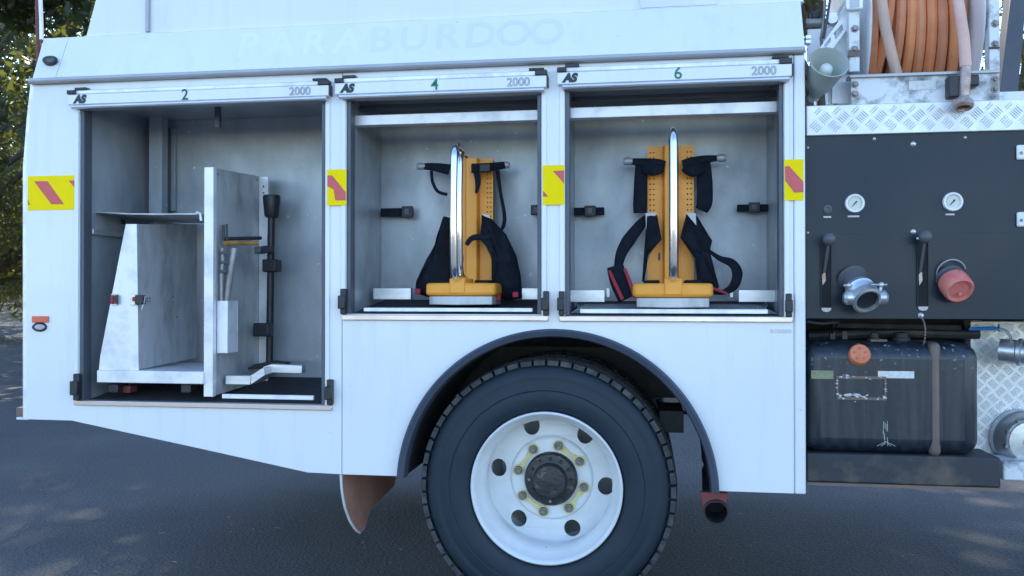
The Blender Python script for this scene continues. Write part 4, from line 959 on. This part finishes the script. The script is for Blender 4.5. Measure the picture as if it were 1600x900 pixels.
# ================================================================== LOCKER 2: fittings and tools
# fittings of the locker itself
bar(232, 252, 168, 345, .445, .50, 'inner_post', 'locker', k2)
bar(252.5, 262, 200, 345, .52, .565, 'painted_shadow_strip', 'guide', k2, 0)  # dark strip painted in for the shadow beside the post, no fitting
bar(266, 272, 200, 330, .545, .565, 'conduit', 'locker', k2)
bar(334, 342, 166, 199, .20, .22, 'hanging_bracket', 'guide', k2)
MB().box(L2[0] + .0005, L2[0] + .022, .062, .40, Z(366, 140, .06), Z(357, 140, .06)).build('side_rail', 'alu', k2, bevel=.002)
sh = MB(); P_ = [W(133, 330, .12), W(165, 331, .09), W(200, 333, .06), W(250, 333.5, .05), W(308, 333, .05)]
vs = []; fs = []
for p in P_: vs += [(p.x, p.y, p.z), (p.x, .50, p.z + .0), (p.x, .50, p.z - .006), (p.x, p.y, p.z - .006)]
for i in range(len(P_) - 1):
    for k in range(4): fs.append((i * 4 + k, i * 4 + (k + 1) % 4, (i + 1) * 4 + (k + 1) % 4, (i + 1) * 4 + k))
fs += [(0, 1, 2, 3), (19, 18, 17, 16)]
so_ = sh.add(vs, fs).build('shelf', 'locker2', k2, smooth=30)
MB().tube([W(307, 332, .05), W(313, 334, .05), W(314.5, 345, .05)], .006, 8).build('shelf_hook', 'alu_white', so_)
MB().pbox(170, 192, 343, 350, .3, .32).build('shelf_clip', 'black', so_, bevel=.004)

# tapered aluminium divider on its tray
yd = .035
RK = thing('equipment_rack', 'tapered aluminium divider on a low tray in the left locker', 'rack', (X(230, .2), .2, L2[2] + .02))
fp = MB().pplate([(196.5, 350), (213.5, 350), (216.5, 579), (154, 579), (156.5, 556), (186, 402)], yd, yd + .006).build('front_flange', 'alu_white', RK, bevel=.001)
xw = X(215, yd); zt_, zb_ = Z(350, 214, yd), Z(578, 216, yd)
pn = MB(); A = [(xw, yd + .007, zb_), (xw + .02, .50, zb_ + .02), (xw + .02, .50, zt_ + .035), (xw - .006, yd + .007, zt_)]
pn.add([Vector(a) for a in A] + [Vector(a) + Vector((-.004, 0, 0)) for a in A], [(0, 1, 2, 3), (7, 6, 5, 4), (0, 4, 5, 1), (1, 5, 6, 2), (2, 6, 7, 3), (3, 7, 4, 0)])
wp = pn.build('divider_panel', 'locker2', RK, smooth=0)
rv = MB()
for fy, fz in ((.30, .46), (.30, .50), (.10, .47), (.12, .47), (.10, .49), (.12, .49), (.33, .35)): rv.sphere((xw + .02 * fy / .5 + .001, fy, zb_ + (zt_ - zb_) * fz), .004, 8)
rv.build('rivets', 'nut', wp)
MB().pbox(151, 317, 579.5, 599, yd - .02, .48).build('tray', 'alu_white', RK, bevel=.003)
for px in (176, 290):
    ft = MB().pbox(px - 8, px + 8, 600, 614, .06, .14).build('foot', 'black', RK, bevel=.004)
MB().pbox(180, 203, 603, 614, .10, .16).build('red_runner', 'redpaint', RK, bevel=.004)
for px, sg in ((178, 0), (208, 1)):
    bk = MB().pbox(px - 5, px + 5.5, 459, 477, yd - .008, yd - .0005).build('latch_plate', 'steel', RK, bevel=.002)
    if sg:
        MB().pbox(210, 223, 461, 476, yd - .03, yd - .004).build('latch_body', 'black', bk, bevel=.004); MB().pbox(206, 211, 464, 471, yd - .034, yd - .009).build('latch_button', 'red', bk, bevel=.003)
        MB().tube([W(217, 462, yd - .02), W(227, 464, yd - .02), W(225, 474, yd - .02), W(221, 484, yd - .02), W(219, 481, yd - .02)], .003, 6).build('latch_wire', 'steel', bk)
    else: MB().pbox(172, 176, 461, 475, yd - .02, yd - .009).build('latch_button', 'red', bk, bevel=.003); MB().pbox(179.5, 184, 461, 475, yd - .014, yd - .009).build('latch_edge', 'black', bk)

# upright partition board
yb_ = .03
BD = thing('partition_board', 'tall upright aluminium partition board with bright front edge in the left locker', 'partition', (X(326), .25, L2[2] + .005))
xb0, xb1 = X(318.5, yb_), X(333, yb_); zt0, zb0 = Z(261, 326, yb_), Z(620, 326, yb_)
MB().box(xb0, xb1, yb_, yb_ + .03, zb0, zt0).build('front_edge', 'alu_white', BD, bevel=.002)
pn = MB(); zr = Z(276, 420, .50)
A = [(xb1 - .001, yb_ + .031, zb0 + .004), (xb1 - .001, .50, zb0 + .02), (xb1 - .001, .50, zr), (xb1 - .001, yb_ + .031, zt0 - .002)]
pn.add([Vector(a) for a in A] + [Vector(a) + Vector((-.03, 0, 0)) for a in A], [(0, 1, 2, 3), (7, 6, 5, 4), (0, 4, 5, 1), (1, 5, 6, 2), (2, 6, 7, 3), (3, 7, 4, 0)])
pn.build('board_sheet', 'locker2', BD, smooth=0)
xq = W(413, 290, .47).x
MB().box(xb1, xb1 + .045, .472, .48, L2[2] + .05, zr - .004).build('rear_flange', 'alu_white', BD, bevel=.001)
rv = MB(); rv.sphere((xb1 + .0, .07, zt0 - .025), .005, 8); rv.sphere((xb1, .45, zr - .02), .005, 8); rv.sphere((xb1 + .022, .471, zr - .05), .005, 8); rv.sphere((xb1 + .022, .471, zr - .08), .005, 8)
rv.build('rivets', 'nut', BD)
# pocket on the board
pk = MB(); a = W(340, 470, .06); b_ = W(355, 552, .06)
MB().box(xb1 + .001, b_.x, .062, .066, b_.z, a.z).box(b_.x - .004, b_.x, .0665, .155, b_.z, a.z).box(xb1 + .001, b_.x, .1555, .16, b_.z, a.z).box(xb1 + .001, b_.x - .0045, .0665, .155, b_.z, b_.z + .004).build('tool_pocket', 'alu_white', BD, bevel=.001)
# hand tool in the pocket
xt = W(352, 470, .105).x
HT = thing('hand_tool', 'scuffed steel bar tool with brown crossbar standing in the aluminium pocket', 'tool', (xt, .105, b_.z + .01))
MB().tube([(xt, .105, b_.z + .01), W(353, 470, .105), W(359, 430, .11), W(366, 388, .12)], .0165, 12).build('shaft', 'pipe', HT)
MB().tube([W(351, 380, .07), W(375, 379.5, .13), W(396, 380, .18), W(402, 380, .195)], [.010, .009, .009, .011], 10).build('crossbar', 'wood', HT)
MB().tube([W(350, 373, .08), W(408, 372, .22)], .008, 8).build('dark_bar', 'black', HT)
MB().pbox(397, 408, 385, 396, .17, .22).build('clamp', 'black', HT, bevel=.004)
MB().tube([W(349, 351, .08), W(349.5, 375, .08)], .0055, 8).tube([W(354, 350, .085), W(354.5, 376, .085)], .0045, 8).build('prong', 'black', HT)
MB().tube([W(346, 470, .075), W(346, 430, .075), W(348, 405, .075), W(347, 388, .075)], .0085, 8).build('side_rod', 'pipe', HT)
for py in (395, 410, 424): MB().tube([W(344, py, .068), W(353, py, .08)], .009, 8).build('rod_collar', 'knob', HT)
# black pole with tapered head
ypo = .42
p0, p1 = W(421, 568, ypo), W(424, 336, ypo)
PO = thing('black_pole', 'black pole with a tapered rubber head clipped against the partition board', 'pole', p0)
s_ = S(421, ypo)
MB().tube([p0, p1], 5.2 * s_, 14).build('shaft', 'black', PO)
MB().lathe([(8.5 * s_, 0), (10.5 * s_, .01), (13 * s_, 30 * s_), (12 * s_, 33 * s_), (0, 33 * s_)], W(424.5, 340, ypo), (0, 0, 1), 20).build('rubber_head', 'black', PO, smooth=40)
for px, py, hh in ((419, 415, 10), (419, 330, 0)):
    if hh: MB().pbox(px - 10, px + 12, py - hh, py + hh, ypo - .04, ypo + .03).build('spring_clip', 'black', PO, bevel=.006)
MB().pbox(395, 420, 505, 526, ypo - .06, ypo - .01).build('spring_clip', 'black', PO, bevel=.006)
MB().pbox(409, 424, 384, 395, ypo - .05, ypo - .02).build('pole_bracket', 'black', PO, bevel=.004)
MB().pplate([(383, 577), (398, 569), (420, 565), (445, 567), (440, 573), (412, 576)], ypo - .06, ypo + .02).build('base_foot', 'black', PO, bevel=.004)
# angled base bracket on the floor
BB = thing('base_bracket', 'bent aluminium bracket lying on the mat below the black pole', 'bracket', W(405, 600, .2))
MB().pbox(352, 391, 587, 601, .10, .14).build('front_angle', 'alu', BB, bevel=.002)
MB().pplate([(391, 587), (412, 574), (414, 586), (392, 601)], .105, .22).build('bend', 'alu', BB, bevel=.002)
MB().pplate([(411, 573), (424, 569), (472, 571), (472, 583), (424, 582), (412, 587)], .18, .22).build('rear_angle', 'alu', BB, bevel=.002)

# ================================================================== TREES
LM = [leafmat('leaf_dark', (0.04, 0.065, 0.04), (0.075, 0.10, 0.05), (0.17, 0.19, 0.04)),
      leafmat('leaf_mid', (0.05, 0.075, 0.035), (0.10, 0.11, 0.04), (0.27, 0.26, 0.06)),
      leafmat('leaf_yellow', (0.16, 0.15, 0.03), (0.26, 0.22, 0.05), (0.55, 0.45, 0.08))]
def leaves(centres, radii, n, size, seed, squash=.8):
    rg = np.random.default_rng(seed); k = len(centres); idx = rg.choice(k, n, p=np.array(radii) ** 2 / np.sum(np.array(radii) ** 2))
    d = rg.normal(size=(n, 3)); d /= np.linalg.norm(d, axis=1)[:, None]
    rr = rg.uniform(.25, 1.0, n) ** .6
    c = np.array(centres)[idx] + d * (np.array(radii)[idx] * rr)[:, None] * np.array([1, 1, squash])
    c[:, 2] = np.maximum(c[:, 2], .08)
    a = rg.normal(size=(n, 3)); a[:, 2] -= .5; a /= np.linalg.norm(a, axis=1)[:, None]
    b = np.cross(a, rg.normal(size=(n, 3))); b /= np.linalg.norm(b, axis=1)[:, None]
    s = size * rg.uniform(.6, 1.4, n)[:, None]
    v = np.stack([c - a * s, c + b * s * .38, c + a * s, c - b * s * .38], 1).reshape(-1, 3)
    me = bpy.data.meshes.new('crown'); me.vertices.add(n * 4); me.vertices.foreach_set('co', v.ravel())
    me.loops.add(n * 4); me.loops.foreach_set('vertex_index', np.arange(n * 4)); me.polygons.add(n)
    me.polygons.foreach_set('loop_start', np.arange(n) * 4); me.update(); me.validate()
    return me
def tree(x, y, h, cr, n, size, mi, seed, label, zlow=.22, group='trees behind the truck'):
    rnd = random.Random(seed); root = thing('tree', label, 'tree', (x, y, 0), group)
    base = Vector((x, y, 0)); top = Vector((x + rnd.uniform(-.6, .6), y + rnd.uniform(-.6, .6), h * .82))
    tr = MB(); mid = base.lerp(top, .45) + Vector((rnd.uniform(-.3, .3), rnd.uniform(-.3, .3), 0))
    tr.tube([base, base + Vector((0, 0, .4)), mid, top], [h * .030, h * .023, h * .016, h * .004], 10)
    cs, rs = [], []
    for k in range(26):
        f_ = rnd.uniform(zlow, 1.0); a = rnd.uniform(0, 2 * math.pi)
        prof_ = math.sin(math.pi * min(1, max(.12, (f_ - zlow + .12) / (1.1 - zlow)))) ** .6
        rad = cr * prof_ * rnd.uniform(.35, .95)
        c = Vector((x + rad * math.cos(a), y + rad * math.sin(a), h * f_)); cs.append(tuple(c)); rs.append(cr * rnd.uniform(.22, .42))
        s0 = base.lerp(top, min(.95, max(.12, f_ - .18)))
        tr.tube([s0, s0.lerp(c, .5) + Vector((0, 0, .15)), c], [h * .008, h * .005, h * .002], 6)
    tr.build('trunk', 'bark', root)
    me = leaves(cs, rs, n, size, seed); me.materials.append(LM[mi])
    o = bpy.data.objects.new('crown', me); col.objects.link(o); put(o, root)
    return root
def along(px, depth):
    u_ = (px - 800) / F; d = Vector((-math.sin(TH) + u_ * math.cos(TH), math.cos(TH) + u_ * math.sin(TH), 0)); return (d.x * depth, -D0 + d.y * depth)
x, y = along(-40, 26); tree(x, y, 15, 5.2, 46000, .11, 1, 21, 'leafy tree with sunlit yellowish leaves at the left edge', .10)
x, y = along(95, 36); tree(x, y, 19, 6.5, 44000, .13, 0, 22, 'dark shaded tree seen through the gap above the rear deck', .12)
x, y = along(-140, 52); tree(x, y, 20, 8, 16000, .17, 0, 23, 'tall dark tree far off at the left, behind the leafy one', .05)
x, y = along(160, 60); tree(x, y, 22, 9, 16000, .18, 0, 24, 'tall dark tree far behind the rear of the truck', .05)
x, y = along(1285, 20); tree(x, y, 13, 4.6, 26000, .08, 0, 25, 'dark tree glimpsed between the body and the hose reel', .14)
x, y = along(1600, 18); tree(x, y, 12, 4.6, 30000, .08, 1, 26, 'tree with bright yellow-green leaves right of the hose reel', .10)
x, y = along(900, 22); tree(x, y, 15, 5.5, 34000, .14, 0, 27, 'shade tree standing behind the middle of the truck', .2)
for i, (x, y, h_, c_) in enumerate(((-6.5, 13.5, 14, 5.5), (-11.5, 17, 15, 5.5), (-13, 8, 13, 4.2), (-7, 24, 17, 6))):
    tree(x, y, h_, c_, 34000, .14, 0, 40 + i, ['broad shade tree standing behind the rear half of the truck', 'shade tree behind and left of the truck, between two others', 'shade tree left of the yard with crown above the frame', 'tall shade tree farthest behind the rear half of the truck'][i], .3)
x, y = along(-4, 34)
sr = thing('shrub', 'bright yellow sunlit shrub at the left edge under the tree', 'shrub', (x, y, 0))
rnd = random.Random(5); cs = [(x + rnd.uniform(-.5, .5), y + rnd.uniform(-.5, .5), 1.2 + rnd.uniform(0, 2.2)) for k in range(14)]
me = leaves(cs, [.5] * 14, 6000, .08, 8); me.materials.append(LM[2]); o = bpy.data.objects.new('foliage', me); col.objects.link(o); put(o, sr)
st = MB()
for k in range(5): st.tube([(x + rnd.uniform(-.2, .2), y, 0), cs[k]], [.04, .015], 6)
st.build('stem', 'bark', sr)
# far wood closing the horizon
rg = np.random.default_rng(4); cs = []; rs = []
for k in range(120):
    a = rg.uniform(-95, 75); d = 95 + rg.uniform(-8, 14); z = rg.uniform(4, 16)
    cs.append((d * math.sin(R(a)), d * math.cos(R(a)), z)); rs.append(rg.uniform(3, 5.5))
me = leaves(cs, rs, 60000, .42, 31); me.materials.append(LM[0]); o = bpy.data.objects.new('far_wood', me); col.objects.link(o)
tag(o, 'dark belt of far-off trees along the horizon', 'trees', kind='stuff')
# fallen leaves on the asphalt
rg = np.random.default_rng(9); b = MB()
for k in range(160):
    px, py = rg.uniform(-20, 1600), rg.uniform(560, 900) 
    dep = F * CH / (py - HZ); x, y = along(px, dep)
    a = rg.uniform(0, 6.28); L = rg.uniform(.008, .024); d = Vector((math.cos(a), math.sin(a), 0)); n_ = Vector((-d.y, d.x, 0)); c = Vector((x, y, .006))
    b.add([c - d * L, c + n_ * L * .35 + Vector((0, 0, .004)), c + d * L, c - n_ * L * .35 + Vector((0, 0, .003))], [(0, 1, 2, 3)])
tag(b.build('fallen_leaves', mat('dry_leaf', (0.22, 0.17, 0.06), .8, c2=(0.30, 0.28, 0.18), scale=3), smooth=0, fix=False), 'small dry leaves scattered over the asphalt', 'leaves', kind='stuff')
